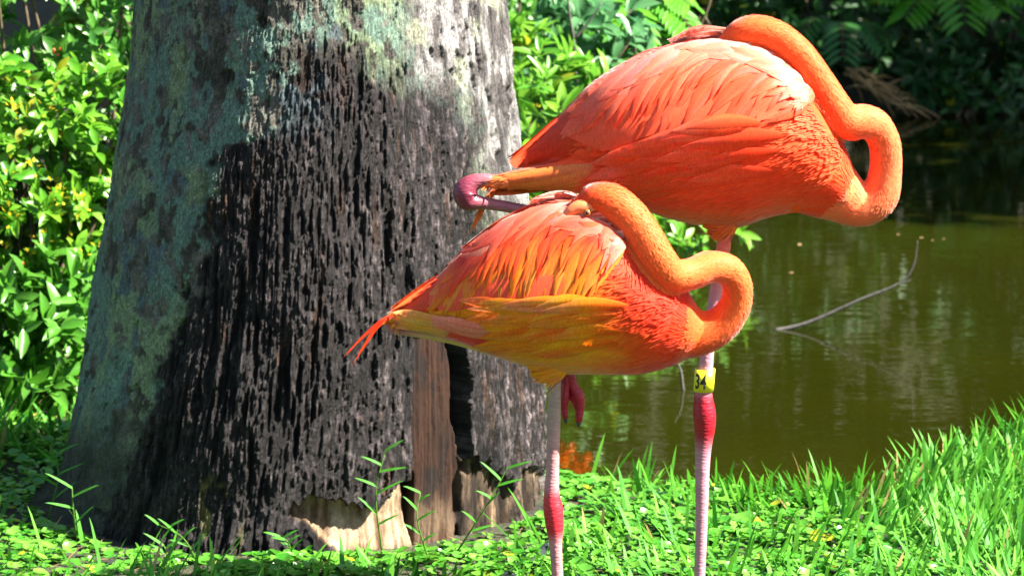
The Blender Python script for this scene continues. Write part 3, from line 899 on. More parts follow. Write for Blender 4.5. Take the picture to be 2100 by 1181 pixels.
for sd_ in (-1, 1):
    k = 1.0 if sd_ < 0 else 0.5
    wing_of(far, sd_, fb, fm, ft, [
        (int(32 * k), 0.05, 1.0, 18, fc_long, 0.000, (0.02, 1.0)),
        (int(32 * k), 0.00, 0.76, 15, fc_mid, 0.002, (0.0, 0.97)),
        (int(28 * k), 0.00, 0.52, 14, fc_top, 0.0035, (0.0, 0.92)),
        (int(14 * k), 0.05, 0.68, 14, fc_sh, 0.0045, (0.0, 0.16))], SALM)

def crest(b, n, p0, p1, hw, colf, lift):
    w = obj('wing', None) if False else [o for o in b.root.children if o.name.startswith('wing')][1]
    for i in range(n):
        t = i / (n - 1)
        a = lerp(p0[0], p0[1], t); c = lerp(p1[0], p1[1], t)
        m = lerp(a, c, 0.5) + np.array((0, -9))
        b.feather(w, [a, m, c], hw, colf(t), lift, 1, nl=8)
crest(far, 7, ((1500, 66), (1510, 92)), ((1368, 84), (1390, 112)), 13, lambda t: [vary(WHITE), vary(WHITE), vary(WHITE)], 0.004)
crest(near, 6, ((1196, 404), (1190, 424)), ((1085, 408), (1080, 430)), 10, lambda t: [vary(WHITE), vary(WHITE), vary(PINKW)], 0.003)

# --- soft flank feathers that lap over the wings' lower edges
def flank(b, n, basef, tipf, hw, colf, lift):
    for i in range(n):
        u = i / (n - 1)
        p0, p1 = basef(u) + np.array((random.uniform(-45, 25), random.uniform(-8, 8))), tipf(u) + np.array((random.uniform(-14, 8), random.uniform(-8, 8)))
        m1 = lerp(p0, p1, 0.33) + np.array((0, -10)); m2 = lerp(p0, p1, 0.68) + np.array((0, -7))
        b.feather(b.bodyo, [p0, m1, m2, p1], hw * random.uniform(0.8, 1.2), colf(u), lift + 0.0015 * random.random() + 0.002 * (1 - u), -1, nl=9, curl=random.uniform(0, 0.003), prof=lambda t: min(1, 0.08 + 1.9 * t) * (1 - max(0, (t - 0.5) / 0.5) ** 1.9))
for r in range(4):
    flank(near, 15, poly([(1290, 600 + 26 * r), (1190, 610 + 26 * r), (1110, 622 + 24 * r)]), poly([(1120, 606 + 32 * r), (1040, 604 + 32 * r), (960, 606 + 32 * r)]), 15,
          lambda u, r=r: [vary(lerp(ORNG, GOLD_BOUNCE, 0.7 * u)), vary(lerp(GOLD_BOUNCE, (0.89, 0.14, 0.008), random.random() ** 2)), vary(lerp(lerp(GOLD_BOUNCE, (0.88, 0.20, 0.01), random.random()), PINKW, (0.8 if r == 0 else 0.25) * random.random()))], 0.010 - 0.0022 * r)
    flank(far, 14, poly([(1600, 238 + 30 * r), (1480, 260 + 30 * r), (1360, 292 + 28 * r)]), poly([(1410, 250 + 34 * r), (1310, 280 + 34 * r), (1205, 330 + 28 * r)]), 18,
          lambda u, r=r: [vary((0.91, 0.070, 0.013)), vary(lerp((0.91, 0.066, 0.014), (0.92, 0.12, 0.035), random.random())), vary(lerp((0.91, 0.095, 0.025), PINKW, (0.5 if r == 0 else 0.18) * random.random()))], 0.010 - 0.0022 * r)

# --- tails
def tail(b, lst, name='tail_feather'):
    for pts, w, cols, lift, side in lst:
        b.feather(b.root, pts, w, cols, lift, side, name, nl=9, wave=0.6)
TL = []
for i in range(9):
    t = i / 8
    TL.append(([(925, 560 + 60 * t), (880, 588 + 44 * t), (838, 614 + 32 * t), (793 + 12 * t, 640 + 12 * t)], 11, [vary(RED), vary((0.82, 0.08, 0.02)), vary((0.85, 0.10, 0.02))], 0.006 - 0.0007 * i, -1))
    if i % 2 == 0: TL.append((TL[-1][0], 11, TL[-1][2], 0.005, 1))
for (x, y, w) in ((706, 728, 2.6), (716, 718, 2.2), (724, 744, 2.4), (735, 722, 2.0), (748, 700, 2.4), (712, 724, 1.6), (730, 735, 1.6), (742, 712, 1.8)):
    j = random.uniform(-6, 6)
    TL.append(([(850, 628 + j), (795 + j, 645 + j * 0.5), (0.5 * (795 + x), 0.5 * (640 + y) - 4), (x, y)], w * 1.3, [vary(RED), vary((0.86, 0.045, 0.006)), vary((0.86, 0.07, 0.008))], 0.002, -1))
for i in range(10):                                              # undertail tuft
    t = i / 9
    TL.append(([(945 - 20 * t, 640 + 30 * t), (905, 642 + 32 * t), (850, 640 + 36 * t), (797 + 8 * t, 646 + 34 * t)], 11,
               [vary(PINKW), vary(lerp(GOLD_BOUNCE, (0.85, 0.55, 0.12), random.random())), vary(lerp(GOLD_BOUNCE, PINKW, random.random() * 0.8))], 0.010 - 0.0005 * i, -1))
for i in range(6):                                               # pale feathers over the folded thigh
    t = i / 5
    TL.append(([(1030 - 10 * t, 655 + 16 * t), (985, 648 + 14 * t), (940, 640 + 14 * t), (893, 636 + 16 * t)], 12, [vary(PINKW), vary(lerp(PINKW, SALM, 0.4)), vary(PINKW)], 0.012 - 0.0006 * i, -1))
tail(near, TL)
FLt = []
for i in range(9):
    t = i / 8
    FLt.append(([(1205, 212 + 80 * t), (1155, 250 + 55 * t), (1100, 292 + 30 * t), (1040 + 14 * t, 330 + 10 * t)], 14, [vary((0.72, 0.06, 0.012)), vary((0.68, 0.04, 0.01)), vary((0.76, 0.06, 0.012))], 0.007 - 0.0007 * i, -1))
    if i % 2 == 0: FLt.append((FLt[-1][0], 14, FLt[-1][2], 0.005, 1))
for i in range(9):
    t = i / 8
    FLt.append(([(1215 - 30 * t, 330 + 40 * t), (1150, 345 + 36 * t), (1080, 356 + 32 * t), (1000 + 8 * t, 372 + 26 * t)], 12, [vary((0.88, 0.20, 0.05)), vary((0.86, 0.20, 0.04)), vary((0.84, 0.16, 0.03))], 0.008 - 0.0006 * i, -1))
for (x, y) in ((962, 480), (972, 470), (984, 452)):
    FLt.append(([(1035, 380), (1008, 395), (988, 425), (x, y)], 7, [vary((0.86, 0.2, 0.04)), vary((0.86, 0.2, 0.03)), vary((0.86, 0.2, 0.03))], 0.0, -1))
tail(far, FLt)

# --- legs, feet, bill, eye, band
for b in (near, far):
    lg = b.leg_tube(b.c['leg'], 'leg', None, b.root)
    b.flat_foot(lg)
fl = near.leg_tube([(815, 655, 13, 0.022), (800, 664, 15, 0.022), (806, 678, 12, 0.022), (850, 688, 8.5, 0.022), (930, 703, 9, 0.024), (1030, 732, 9.5, 0.026), (1110, 757, 10, 0.028), (1150, 768, 12, 0.030)], 'leg', None, near.root)
fl['label'] = 'leg folded back under the belly'
def hanging_foot(b, parent, origin, toes, yo, col):
    A = Acc()
    o = b.p(*origin, yo)
    tips = []
    for k, (path, r) in enumerate(toes):
        P = np.array([o] + [b.p(x, y, yo + 0.004 * (k - 1)) for x, y in path])
        P = catmull(P, 4)
        rr = np.interp(np.linspace(0, 1, len(P)), [0, 0.5, 0.85, 1], [13, 12.5, 9.5, 6]) * b.mpp * r * (1 + 0.10 * np.sin(np.linspace(0, 14, len(P))))
        v, q, t = tube(P, rr, 10); A.add(v, q, t, np.array(col) * random.uniform(0.85, 1.1))
        tips.append((P[-1], P[-1] - P[-3]))
    # web between the first and last toe
    p0 = [b.p(x, y, yo + 0.003) for x, y in toes[0][0]]; p1 = [b.p(x, y, yo + 0.003) for x, y in toes[-1][0]]
    W = []
    for i in range(2):
        W += [p0[i], lerp(p0[i], p1[i], 0.5) + np.array((0, -0.004, 0.004)), p1[i]]
    W = np.array([o, o + np.array((0.002, 0, 0)), o + np.array((0.004, 0, 0))] + W)
    A.add(W, [(0, 1, 4, 3), (1, 2, 5, 4), (3, 4, 7, 6), (4, 5, 8, 7)], None, np.array(col) * 0.9)
    f = obj('foot', A.mesh('foot', b.ro), M['leg'], parent)
    for tp, d in tips:
        d = d / np.linalg.norm(d)
        v, q, t = tube(np.array([tp - d * 0.004, tp + d * 0.004, tp + d * 0.010]), [0.0045, 0.0042, 0.0015], 8)
        obj('claw', mesh_np('claw', v - b.ro, [q, t]), M['claw'], parent)
    return f
hanging_foot(near, fl, (1163, 762), [([(1160, 800), (1157, 835), (1160, 864)], 0.85), ([(1176, 800), (1190, 828), (1188, 872)], 1.0), ([(1172, 805), (1180, 830), (1186, 850)], 0.8)], 0.032, (0.33, 0.009, 0.03))
ff = far.leg_tube([(1010, 362, 12, -0.05), (975, 366, 17, -0.05), (956, 384, 25, -0.05), (962, 404, 22, -0.05), (990, 409, 13, -0.05), (1040, 417, 11.5, -0.048), (1120, 433, 11, -0.045), (1230, 460, 11, -0.03), (1300, 478, 12, -0.03)], 'leg', None, far.root)
ff['label'] = 'folded leg with purple ankle joint'
hanging_foot(far, ff, (1305, 478), [([(1312, 500), (1316, 520), (1318, 536)], 0.85), ([(1322, 500), (1330, 520), (1336, 536)], 1.0), ([(1330, 495), (1345, 510), (1352, 524)], 0.8)], -0.03, (0.33, 0.009, 0.03))

# near bird's bill base and eye (the tip is pushed under the feathers of the back)
bp = catmull([(1214, 414, 22, -0.048), (1196, 415, 18, -0.054), (1180, 418, 14, -0.056), (1166, 427, 11, -0.056), (1150, 442, 9, -0.048), (1136, 462, 6, -0.040)], 4)
v, q, t = tube(np.array([near.p(r[0], r[1], r[3]) for r in bp]), bp[:, 2] * near.mpp, 14)
kc = np.array([lerp((0.80, 0.20, 0.07), (0.03, 0.02, 0.02), float(sst(1146, 1138, r[0]))) for r in bp])
obj('bill', mesh_np('bill', v - near.ro, [q, t], np.vstack([np.repeat(kc, 14, 0), kc[:1], kc[-1:]])), M['bill'], near.root)
bp = catmull([(1452, 128, 12, 0.006), (1436, 146, 10, 0.006), (1428, 170, 6, 0.006)], 4)
v, q, t = tube(np.array([far.p(r[0], r[1], r[3]) for r in bp]), bp[:, 2] * far.mpp, 12)
obj('bill', mesh_np('bill', v - far.ro, [q, t], np.tile((0.7, 0.4, 0.32), (len(v), 1))), M['bill'], far.root)
def ball(c, r, seg=12):
    ts = np.linspace(0.05, math.pi - 0.05, 8)
    P = np.array([c + np.array((0, 0, r * math.cos(t))) for t in ts])
    return tube(P, r * np.sin(ts), seg)
ec = near.p(1203, 425, -0.0655)
for c, r, mt, nme in ((ec, 0.0070, M['eye'], 'eye'), (ec + np.array((-0.0006, -0.0056, 0)), 0.0030, M['ink'], 'pupil')):
    v, q, t = ball(c, r)
    e = obj(nme, mesh_np(nme, v - near.ro, [q, t]), mt, near.root if nme == 'eye' else e)

# leg band with its number
bx, by0, by1 = 1443, 752, 797
A0, A1 = far.p(bx + 1.5, by0, -0.02), far.p(bx - 1.5, by1, -0.02)
seg = 40
a = np.linspace(0, 2 * math.pi, seg, endpoint=False)
br = 21 * far.mpp
def ring(P, r): return np.stack([P[0] + r * np.sin(a), P[1] - r * np.cos(a), np.full(seg, P[2])], -1)
V = np.vstack([ring(A0, br), ring(A1, br), ring(A1, br - 0.0018), ring(A0, br - 0.0018)])
Q = [(i * seg + j, i * seg + (j + 1) % seg, ((i + 1) % 4) * seg + (j + 1) % seg, ((i + 1) % 4) * seg + j) for i in range(4) for j in range(seg)]
band = obj('leg_band', mesh_np('leg_band', V - far.ro, np.array(Q)), M['band'], far.root)
band['label'] = 'yellow plastic leg band printed 34'
tc = bpy.data.curves.new('number', 'FONT'); tc.body = '34'; tc.size = 0.040; tc.align_x = 'CENTER'; tc.align_y = 'CENTER'; tc.offset = 0.0007
to = bpy.data.objects.new('number', tc); C.objects.link(to)
dg = bpy.context.evaluated_depsgraph_get(); dg.update()
tm = bpy.data.meshes.new_from_object(to.evaluated_get(dg)); bpy.data.objects.remove(to)
bm = bmesh.new(); bm.from_mesh(tm)
bmesh.ops.subdivide_edges(bm, edges=bm.edges[:], cuts=2)
bmesh.ops.triangulate(bm, faces=bm.faces[:])
mc = (A0 + A1) / 2; ax = (A0 - A1) / (A0 - A1)[2]
ys = [v_.co.y for v_ in bm.verts]; ym = (max(ys) + min(ys)) / 2
for v_ in bm.verts:
    th = v_.co.x * 0.62 / br - R(27); z = v_.co.y - ym
    c = mc + ax * z
    v_.co = Vector((c[0] + (br + 0.0007) * math.sin(th), c[1] - (br + 0.0007) * math.cos(th), c[2])) - Vector(far.ro)
bm.to_mesh(tm); bm.free()
obj('number', tm, M['ink'], band)

# ------------------------------------------------------------------ leaves
LT = [(0.0, 0.0), (0.22, 0.36), (0.5, 0.5), (0.78, 0.33), (1.0, 0.0)]
def leaf_template(fold=0.30, droop=0.22):
    V = [(0, 0, 0)]
    for t, w in LT[1:4]:
        z = -droop * t * t
        V += [(t, -w, z + fold * w), (t, 0, z), (t, w, z + fold * w)]
    V.append((1, 0, -droop))
    V = np.array(V)
    Q = np.array([(1, 2, 5, 4), (2, 3, 6, 5), (4, 5, 8, 7), (5, 6, 9, 8)])
    T = np.array([(0, 2, 1), (0, 3, 2), (7, 8, 10), (8, 9, 10)])
    return V, Q, T
LEAF_V, LEAF_Q, LEAF_T = leaf_template()

def frames(D, Nh):
    D = D / (np.linalg.norm(D, axis=1)[:, None] + 1e-9)
    Z = Nh - D * (Nh * D).sum(1)[:, None]; Z /= np.linalg.norm(Z, axis=1)[:, None] + 1e-9
    return D, np.cross(Z, D), Z

def leaves_mesh(name, P, D, Nh, L, W, col, off=(0, 0, 0), tmpl=None):
    """many leaves joined into one part"""
    TV, TQ, TT = tmpl or (LEAF_V, LEAF_Q, LEAF_T)
    X, Y, Z = frames(D, Nh)
    n, k = len(P), len(TV)
    V = P[:, None, :] + X[:, None, :] * (TV[None, :, 0:1] * L[:, None, None]) + Y[:, None, :] * (TV[None, :, 1:2] * W[:, None, None]) + Z[:, None, :] * (TV[None, :, 2:3] * np.minimum(L, 2 * W)[:, None, None])
    b = np.arange(n)[:, None, None] * k
    Q = (TQ[None] + b).reshape(-1, TQ.shape[1]); T = (TT[None] + b).reshape(-1, 3)
    return mesh_np(name, V.reshape(-1, 3) - np.asarray(off), [Q, T], np.repeat(col, k, 0))

def leaf_col(n, c1, c2, yellow=0.0):
    t = rng.random((n, 1))
    c = np.array(c1) * (1 - t) + np.array(c2) * t
    y = (rng.random((n, 1)) < yellow)
    return np.where(y, np.array((0.28, 0.30, 0.015)), c) * rng.uniform(0.75, 1.2, (n, 1))

def rosettes(tips, axes, k, L, spread=(0.5, 1.3)):
    """leaves set round each twig tip"""
    n = len(tips)
    P, D, N, LL = [], [], [], []
    for i in range(k):
        ax = axes / np.linalg.norm(axes, axis=1)[:, None]
        ref = np.cross(ax, rng.normal(0, 1, (n, 3))); ref /= np.linalg.norm(ref, axis=1)[:, None]
        an = rng.uniform(spread[0], spread[1], (n, 1))
        d = ax * np.cos(an) + ref * np.sin(an)
        P.append(tips - ax * rng.uniform(0, 0.04, (n, 1)) * 1.2); D.append(d); N.append(ax * np.sin(an) - ref * np.cos(an) + rng.normal(0, 0.25, (n, 3)))
        LL.append(L * rng.uniform(0.6, 1.2, n))
    return np.vstack(P), np.vstack(D), np.vstack(N), np.concatenate(LL)

LEAFMATS = {}
def shrub(name, label, ctr, rad, nt, k, L, c1, c2, wr=0.36, group=None, singles=0, stems=14, yellow=0.02, shell=0.45, mat='foliage', light=(0.3, -0.45, 0.6), cat='shrub', base=None):
    """a shrub: base, woody stems, leaves in whorls; the leaves that show largest are objects of their own"""
    ctr = np.array(ctr, float); rad = np.array(rad, float)
    u = rng.normal(0, 1, (nt, 3)); u /= np.linalg.norm(u, axis=1)[:, None]
    rr = shell + (1 - shell) * rng.random((nt, 1)) ** 0.6
    lump = 1 + 0.35 * (fbm(u[:, 0:1] * 2 + ctr[0] * 7, u[:, 2:3] * 2 + u[:, 1:2] * 1.3, 77) - 0.5)
    tips = ctr + u * rr * rad * lump
    gz = ground_z(tips[:, 0], tips[:, 1])
    gz = np.maximum(gz, WATER_Z)
    m = tips[:, 2] > gz + 0.03
    tips, u = tips[m], u[m]
    axes = u * 0.6 + np.array(light) + rng.normal(0, 0.35, u.shape)
    P, D, N, LL = rosettes(tips, axes, k, L)
    W = LL * wr * rng.uniform(0.8, 1.2, len(LL))
    bx_, by_ = base or (ctr[0], ctr[1])
    bz = float(ground_z(np.array([bx_]), np.array([by_]))[0])
    root = thing(name, (bx_, by_, bz), label, cat, group)
    ro = np.array(root.location)
    A = Acc()
    for i in rng.choice(len(tips), min(stems, len(tips)), replace=False):
        a = ro + np.array((rng.normal(0, 0.05), rng.normal(0, 0.05), -0.03)); b = tips[i]
        mid = lerp(a, b, 0.5) + np.array((rng.normal(0, 0.03), rng.normal(0, 0.03), 0.12 * rad[2]))
        v, q, t = tube(catmull([a, mid, b], 4), np.linspace(0.009, 0.003, 9), 5); A.add(v, q, t)
    obj('stems', A.mesh('stems', ro), M['twig'], root)
    # which leaves show largest: in frame and towards the camera
    px, py = to_px(P[:, 0], P[:, 1], P[:, 2])
    vis = (px > -20) & (px < 2120) & (py > -20) & (py < 1200)
    score = -P[:, 1] + 0.3 * rng.random(len(P)) - 50 * (~vis)
    order = np.argsort(-score)
    ns = min(singles, int(vis.sum()))
    pick, rest = order[:ns], order[ns:]
    key = (tuple(c1), tuple(c2))
    if ns:
        if key not in LEAFMATS: LEAFMATS[key] = mat_leaf('leaf_tone', c1, c2, 0.34, 0.42)
        shared = [mesh_np('leaf', *(lambda t: (t[0] * np.array((1, wr * 1.0, 2 * wr)), [t[1], t[2]]))(leaf_template(f, d))) for f, d in ((0.3, 0.2), (0.15, 0.35), (0.45, 0.1), (0.3, 0.5))]
        X, Y, Z = frames(D[pick], N[pick])
        for i in range(ns):
            o = obj('leaf', shared[i % 4], LEAFMATS[key], root)
            mt = Matrix((X[i], Y[i], Z[i])).transposed().to_4x4()
            mt.translation = Vector(P[pick[i]] - ro)
            o.matrix_local = mt @ Matrix.Scale(LL[pick[i]], 4)
    o = obj('leaves', leaves_mesh('leaves', P[rest], D[rest], N[rest], LL[rest], W[rest], leaf_col(len(rest), c1, c2, yellow), ro), M[mat], root)
    tag(o, kind='stuff')
    return root, tips

G1, G2 = (0.06, 0.22, 0.014), (0.18, 0.40, 0.03)
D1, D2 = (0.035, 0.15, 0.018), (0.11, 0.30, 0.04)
B1, B2 = (0.05, 0.17, 0.06), (0.10, 0.26, 0.09)

sA, tA = shrub('berry_shrub', 'leafy green shrub with red berries rising behind the left of the trunk', (-1.28, 8.2, 0.95), (0.62, 0.42, 0.75), 620, 7, 0.062, D1, D2, 0.44, singles=150, stems=24)
sB, tB = shrub('flowering_shrub', 'bright green shrub with yellow flower clusters left of the trunk', (-1.32, 7.80, 0.50), (0.52, 0.30, 0.46), 720, 7, 0.056, (0.055, 0.23, 0.012), (0.18, 0.40, 0.025), 0.46, singles=240, stems=20, yellow=0.05)
sC, tC = shrub('broadleaf_shrub', 'low shrub with long oval glossy leaves beside the foot of the trunk', (-1.34, 7.48, 0.20), (0.40, 0.22, 0.26), 190, 6, 0.080, G1, (0.09, 0.26, 0.03), 0.38, singles=240, stems=14)
shrub('garden_shrub', 'wide green shrub growing away from the trunk beyond the flowering shrub', (-2.2, 7.9, 0.6), (0.55, 0.5, 0.75), 300, 6, 0.075, G1, G2, 0.42, stems=12)
shrub('tall_shrub', 'tall dense shrub behind the trunk', (-0.75, 9.2, 0.8), (0.75, 0.5, 0.9), 420, 6, 0.085, D1, D2, 0.4, stems=14)
sG, tG = shrub('whorled_shrub', 'shrub with whorls of narrow leaves between the trunk and the taller flamingo', (0.05, 8.75, 0.52), (0.34, 0.34, 0.40), 210, 9, 0.085, G1, G2, 0.30, singles=260, stems=18, yellow=0.06, base=(-0.30, 8.8))
shrub('bluish_shrub', 'shrub with blunt bluish green leaves above the taller flamingo back', (0.22, 9.3, 0.72), (0.24, 0.22, 0.26), 60, 8, 0.090, B1, B2, 0.42, singles=160, stems=10, base=(-0.08, 9.45))
shrub('dark_shrub', 'shaded shrub with small dark leaves behind the whorled shrub', (-0.1, 10.2, 0.75), (0.6, 0.5, 0.75), 360, 6, 0.07, D1, D2, 0.42, stems=14)
shrub('waterside_shrub', 'small shrub leaning over the water under the taller flamingo', (0.42, 10.45, 0.05), (0.44, 0.25, 0.20), 70, 7, 0.08, G1, G2, 0.36, singles=120, stems=8, base=(0.22, 10.5))

# flowers and berries on the shrubs
def dots(root, tips, n, kind):
    ro = np.array(root.location)
    px, py = to_px(tips[:, 0], tips[:, 1], tips[:, 2])
    f = np.where((px > 0) & (px < 300) & (py > 0) & (py < 900))[0]
    f = f[np.argsort(tips[f, 1])][: n * 3]
    for i in rng.choice(f, min(n, len(f)), replace=False):
        A = Acc()
        c = tips[i] + np.array((0, -0.03, 0.015))
        if kind == 'flower_cluster':
            for k in range(9):
                d = rng.normal(0, 1, 3); d /= np.linalg.norm(d); d[1] -= 0.5; d[2] += 0.4
                v = c + d * rng.uniform(0.005, 0.03)
                s1 = np.cross(d, (0, 0, 1.0)); s1 /= np.linalg.norm(s1) + 1e-6
                e = v + d * 0.014
                A.add(np.array([v, v + d * 0.007 + s1 * 0.005, e, v + d * 0.007 - s1 * 0.005]), [(0, 1, 2, 3)])
        else:
            for k in range(4):
                v, q, t = ball(c + rng.normal(0, 0.008, 3), 0.0045, 8); A.add(v, q, t)
        tag(obj(kind, A.mesh(kind, ro), M['flower'] if kind == 'flower_cluster' else M['berry'], root), kind='stuff')
dots(sB, tB, 22, 'flower_cluster'); dots(sA, tA, 4, 'berries'); dots(sB, tB, 2, 'berries')

# unseen orange blooms, added to make the orange reflection beside the golden bird's leg
ob = thing('added_orange_blooms', (-0.12, 8.35, 0.0), 'orange blooms added out of sight to tint the reflection beside the golden flamingo standing leg', 'flowers')
oro = np.array(ob.location)
obm = mat_leaf('orange_petal', (0.85, 0.14, 0.01), (0.9, 0.2, 0.02), 0.5, 0.3)
A = Acc()
for k in range(7):
    e = np.array((0.165 + rng.uniform(-0.035, 0.035), 8.2 + rng.uniform(-0.06, 0.06), rng.uniform(0.0, 0.24)))
    v, q, t = tube(catmull([oro + (rng.normal(0, 0.01), rng.normal(0, 0.01), -0.05), lerp(oro, e, 0.5) + (0, 0, 0.10), e], 4), np.linspace(0.004, 0.002, 9), 5); A.add(v, q, t)
    n_ = 26
    d_ = rng.normal(0, 1, (n_, 3)); d_ /= np.linalg.norm(d_, axis=1)[:, None]
    obj('bloom', leaves_mesh('bloom', np.repeat(e[None], n_, 0), d_, rng.normal(0, 1, (n_, 3)), np.full(n_, 0.045), np.full(n_, 0.02), np.ones((n_, 3)), oro), obm, ob)
obj('stems', A.mesh('stems', oro), M['twig'], ob)

# ferns
def fern(name, label, base, fr, leafl, c1, c2, npair=13, group=None):
    root = thing(name, base, label, 'fern', group)
    ro = np.array(base)
    mt = mat_leaf('fern_leaflet', c1, c2, 0.4, 0.45)
    tv, tq, tt = leaf_template(0.2, 0.25)
    lm = mesh_np('leaflet', tv * np.array((1, 0.26, 0.5)), [tq, tt])
    for end, lift in fr:
        end = np.array(end, float)
        mid = lerp(ro, end, 0.55) + np.array((0, 0, lift))
        c = catmull([ro, mid, end], 12)
        v, q, t = tube(c, np.linspace(0.004, 0.0012, len(c)), 5)
        f = obj('frond', mesh_np('frond', v - ro, [q, t]), M['twig'], root)
        n = len(c)
        for k in range(npair):
            u = 0.25 + 0.74 * k / (npair - 1)
            i = min(n - 2, int(u * (n - 1)))
            p = lerp(c[i], c[i + 1], u * (n - 1) - i)
            tg = c[i + 1] - c[i]; tg /= np.linalg.norm(tg)
            sd = np.cross(tg, (0, 0, 1)); sd /= np.linalg.norm(sd) + 1e-6
            ll = leafl * (math.sin(math.pi * min(1, 0.25 + 0.8 * (1 - u))) * 0.85 + 0.25)
            for sg in (-1, 1):
                d = sd * sg + tg * 0.45 + np.array((0, -0.15, -0.25)); d /= np.linalg.norm(d)
                up = np.cross(d, np.cross((0.2, -0.5, 1.0), d)); up /= np.linalg.norm(up)
                o = obj('leaflet', lm, mt, f)
                m_ = Matrix((d, np.cross(up, d), up)).transposed().to_4x4(); m_.translation = Vector(p - ro)
                o.matrix_local = m_ @ Matrix.Scale(ll, 4)
fern('fern', 'bright sunlit fern arching over the taller flamingo back', (0.40, 9.75, 0.80), [((0.28, 9.5, 0.82), 0.08), ((0.50, 9.45, 0.72), 0.12), ((0.60, 9.5, 0.80), 0.10), ((0.58, 9.6, 0.90), 0.10), ((0.40, 9.4, 0.70), 0.14), ((0.34, 9.7, 0.96), 0.05)], 0.10, (0.07, 0.30, 0.01), (0.13, 0.40, 0.02))
fern('water_fern', 'broad fern overhanging the dark far bank', (2.32, 15.6, 0.35), [((2.05, 15.3, 0.42), 0.12), ((2.55, 15.3, 0.46), 0.12), ((2.35, 15.2, 0.40), 0.2), ((2.7, 15.4, 0.52), 0.1), ((1.95, 15.5, 0.52), 0.1)], 0.16, (0.07, 0.28, 0.015), (0.12, 0.36, 0.02), 9)
fern('bank_fern', 'small shaded fern beside the dry reeds on the far bank', (1.75, 15.6, 0.25), [((1.5, 15.4, 0.30), 0.12), ((1.95, 15.4, 0.26), 0.12), ((1.72, 15.2, 0.22), 0.15)], 0.13, (0.03, 0.14, 0.03), (0.06, 0.2, 0.04), 9)

# far bank: shrubs (shade put into their dark leaf tones), trees, dry reeds
i = 0
for x, y, h in ((-0.7, 12.0, 1.2), (-0.5, 13.8, 1.3), (0.1, 15.9, 1.2), (0.9, 16.3, 1.1), (1.7, 16.3, 1.0), (2.75, 16.25, 1.1), (3.7, 16.5, 1.2), (4.9, 17.2, 1.3), (6.3, 17.3, 1.3)):
    nm_ = ['behind the fern', 'in the shade left of the water', 'at the corner of the pond', 'behind the curved necks', 'above the dry reeds', 'behind the broad fern', 'past the broad fern', 'farther along the dark bank', 'at the end of the dark bank'][i]
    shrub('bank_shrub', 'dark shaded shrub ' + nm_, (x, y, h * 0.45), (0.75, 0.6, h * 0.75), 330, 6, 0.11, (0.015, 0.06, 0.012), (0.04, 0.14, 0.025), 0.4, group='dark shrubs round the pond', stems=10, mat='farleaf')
    i += 1

for k, (x, y) in enumerate(((1.35, 15.95), (2.45, 15.78), (3.05, 15.95), (3.75, 16.15))):
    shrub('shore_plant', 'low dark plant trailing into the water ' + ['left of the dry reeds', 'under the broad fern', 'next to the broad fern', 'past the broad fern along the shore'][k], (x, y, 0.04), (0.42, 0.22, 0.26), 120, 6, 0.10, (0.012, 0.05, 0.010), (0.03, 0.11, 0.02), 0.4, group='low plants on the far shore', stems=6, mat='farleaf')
for k, (x, y, h) in enumerate(((-1.6, 15.6, 2.4), (-0.2, 17.6, 2.6), (1.1, 18.4, 2.9), (2.4, 18.3, 2.6), (3.7, 18.6, 3.0), (5.1, 18.8, 2.8), (6.6, 19.0, 3.0), (8.3, 18.6, 3.0), (10.2, 17.6, 3.0))):
    nm_ = ['nearest the shaded left shore', 'at the turn of the far shore', 'behind the far shore corner', 'rising behind the dry reeds', 'rising behind the broad fern', 'past the broad fern', 'midway along the far shore', 'near the end of the far shore', 'closing the end of the pond'][k]
    shrub('bank_thicket', 'tall thicket mirrored in the pond, ' + nm_, (x, y, h * 0.5), (0.95, 0.6, h * 0.62), 430, 6, 0.17, (0.06, 0.17, 0.010), (0.22, 0.40, 0.02), 0.45, group='thickets behind the far shore', stems=8, mat='farleaf', light=(0.5, -0.5, 0.4))

def tree(loc, H, cr, zc, rz, n, label, c1, c2, L=0.20, clumps=16):
    x, y = loc
    bz = float(ground_z(np.array([x]), np.array([y]))[0])
    root = thing('tree', (x, y, bz), label, 'tree', 'trees round the pond')
    ro = np.array(root.location)
    A = Acc()
    v, q, t = tube(catmull([(x, y, bz - 0.2), (x + 0.1, y, bz + H * 0.35), (x - 0.05, y + 0.1, bz + H * 0.8)], 6), np.linspace(0.16, 0.05, 13), 9); A.add(v, q, t)
    cl = []
    for k in range(clumps):
        u = rng.normal(0, 1, 3); u /= np.linalg.norm(u)
        c = np.array((x, y, zc)) + u * np.array((cr, cr, rz)) * rng.uniform(0.45, 0.95)
        cl.append(c)
        a = np.array((x, y, bz + H * rng.uniform(0.3, 0.7)))
        v, q, t = tube(catmull([a, lerp(a, c, 0.5) + (0, 0, 0.15), c], 3), np.linspace(0.05, 0.012, 7), 6); A.add(v, q, t)
    obj('trunk', A.mesh('trunk', ro), M['twig'], root)
    cl = np.array(cl)
    ci = rng.integers(0, clumps, n)
    u = rng.normal(0, 1, (n, 3)); u /= np.linalg.norm(u, axis=1)[:, None]
    P = cl[ci] + u * rng.random((n, 1)) ** 0.5 * np.array((cr, cr, rz)) * 0.42
    D = rng.normal(0, 1, (n, 3)) + (0, 0, -0.5)
    N = u + np.array((0.2, 0, 0.8)) + rng.normal(0, 0.5, (n, 3))
    LL = L * rng.uniform(0.6, 1.3, n)
    n = int(n * 1.0)
    o = obj('crown', leaves_mesh('crown', P, D, N, LL, LL * 0.45, leaf_col(n, c1, c2), ro), M['farleaf'], root)
    tag(o, kind='stuff')
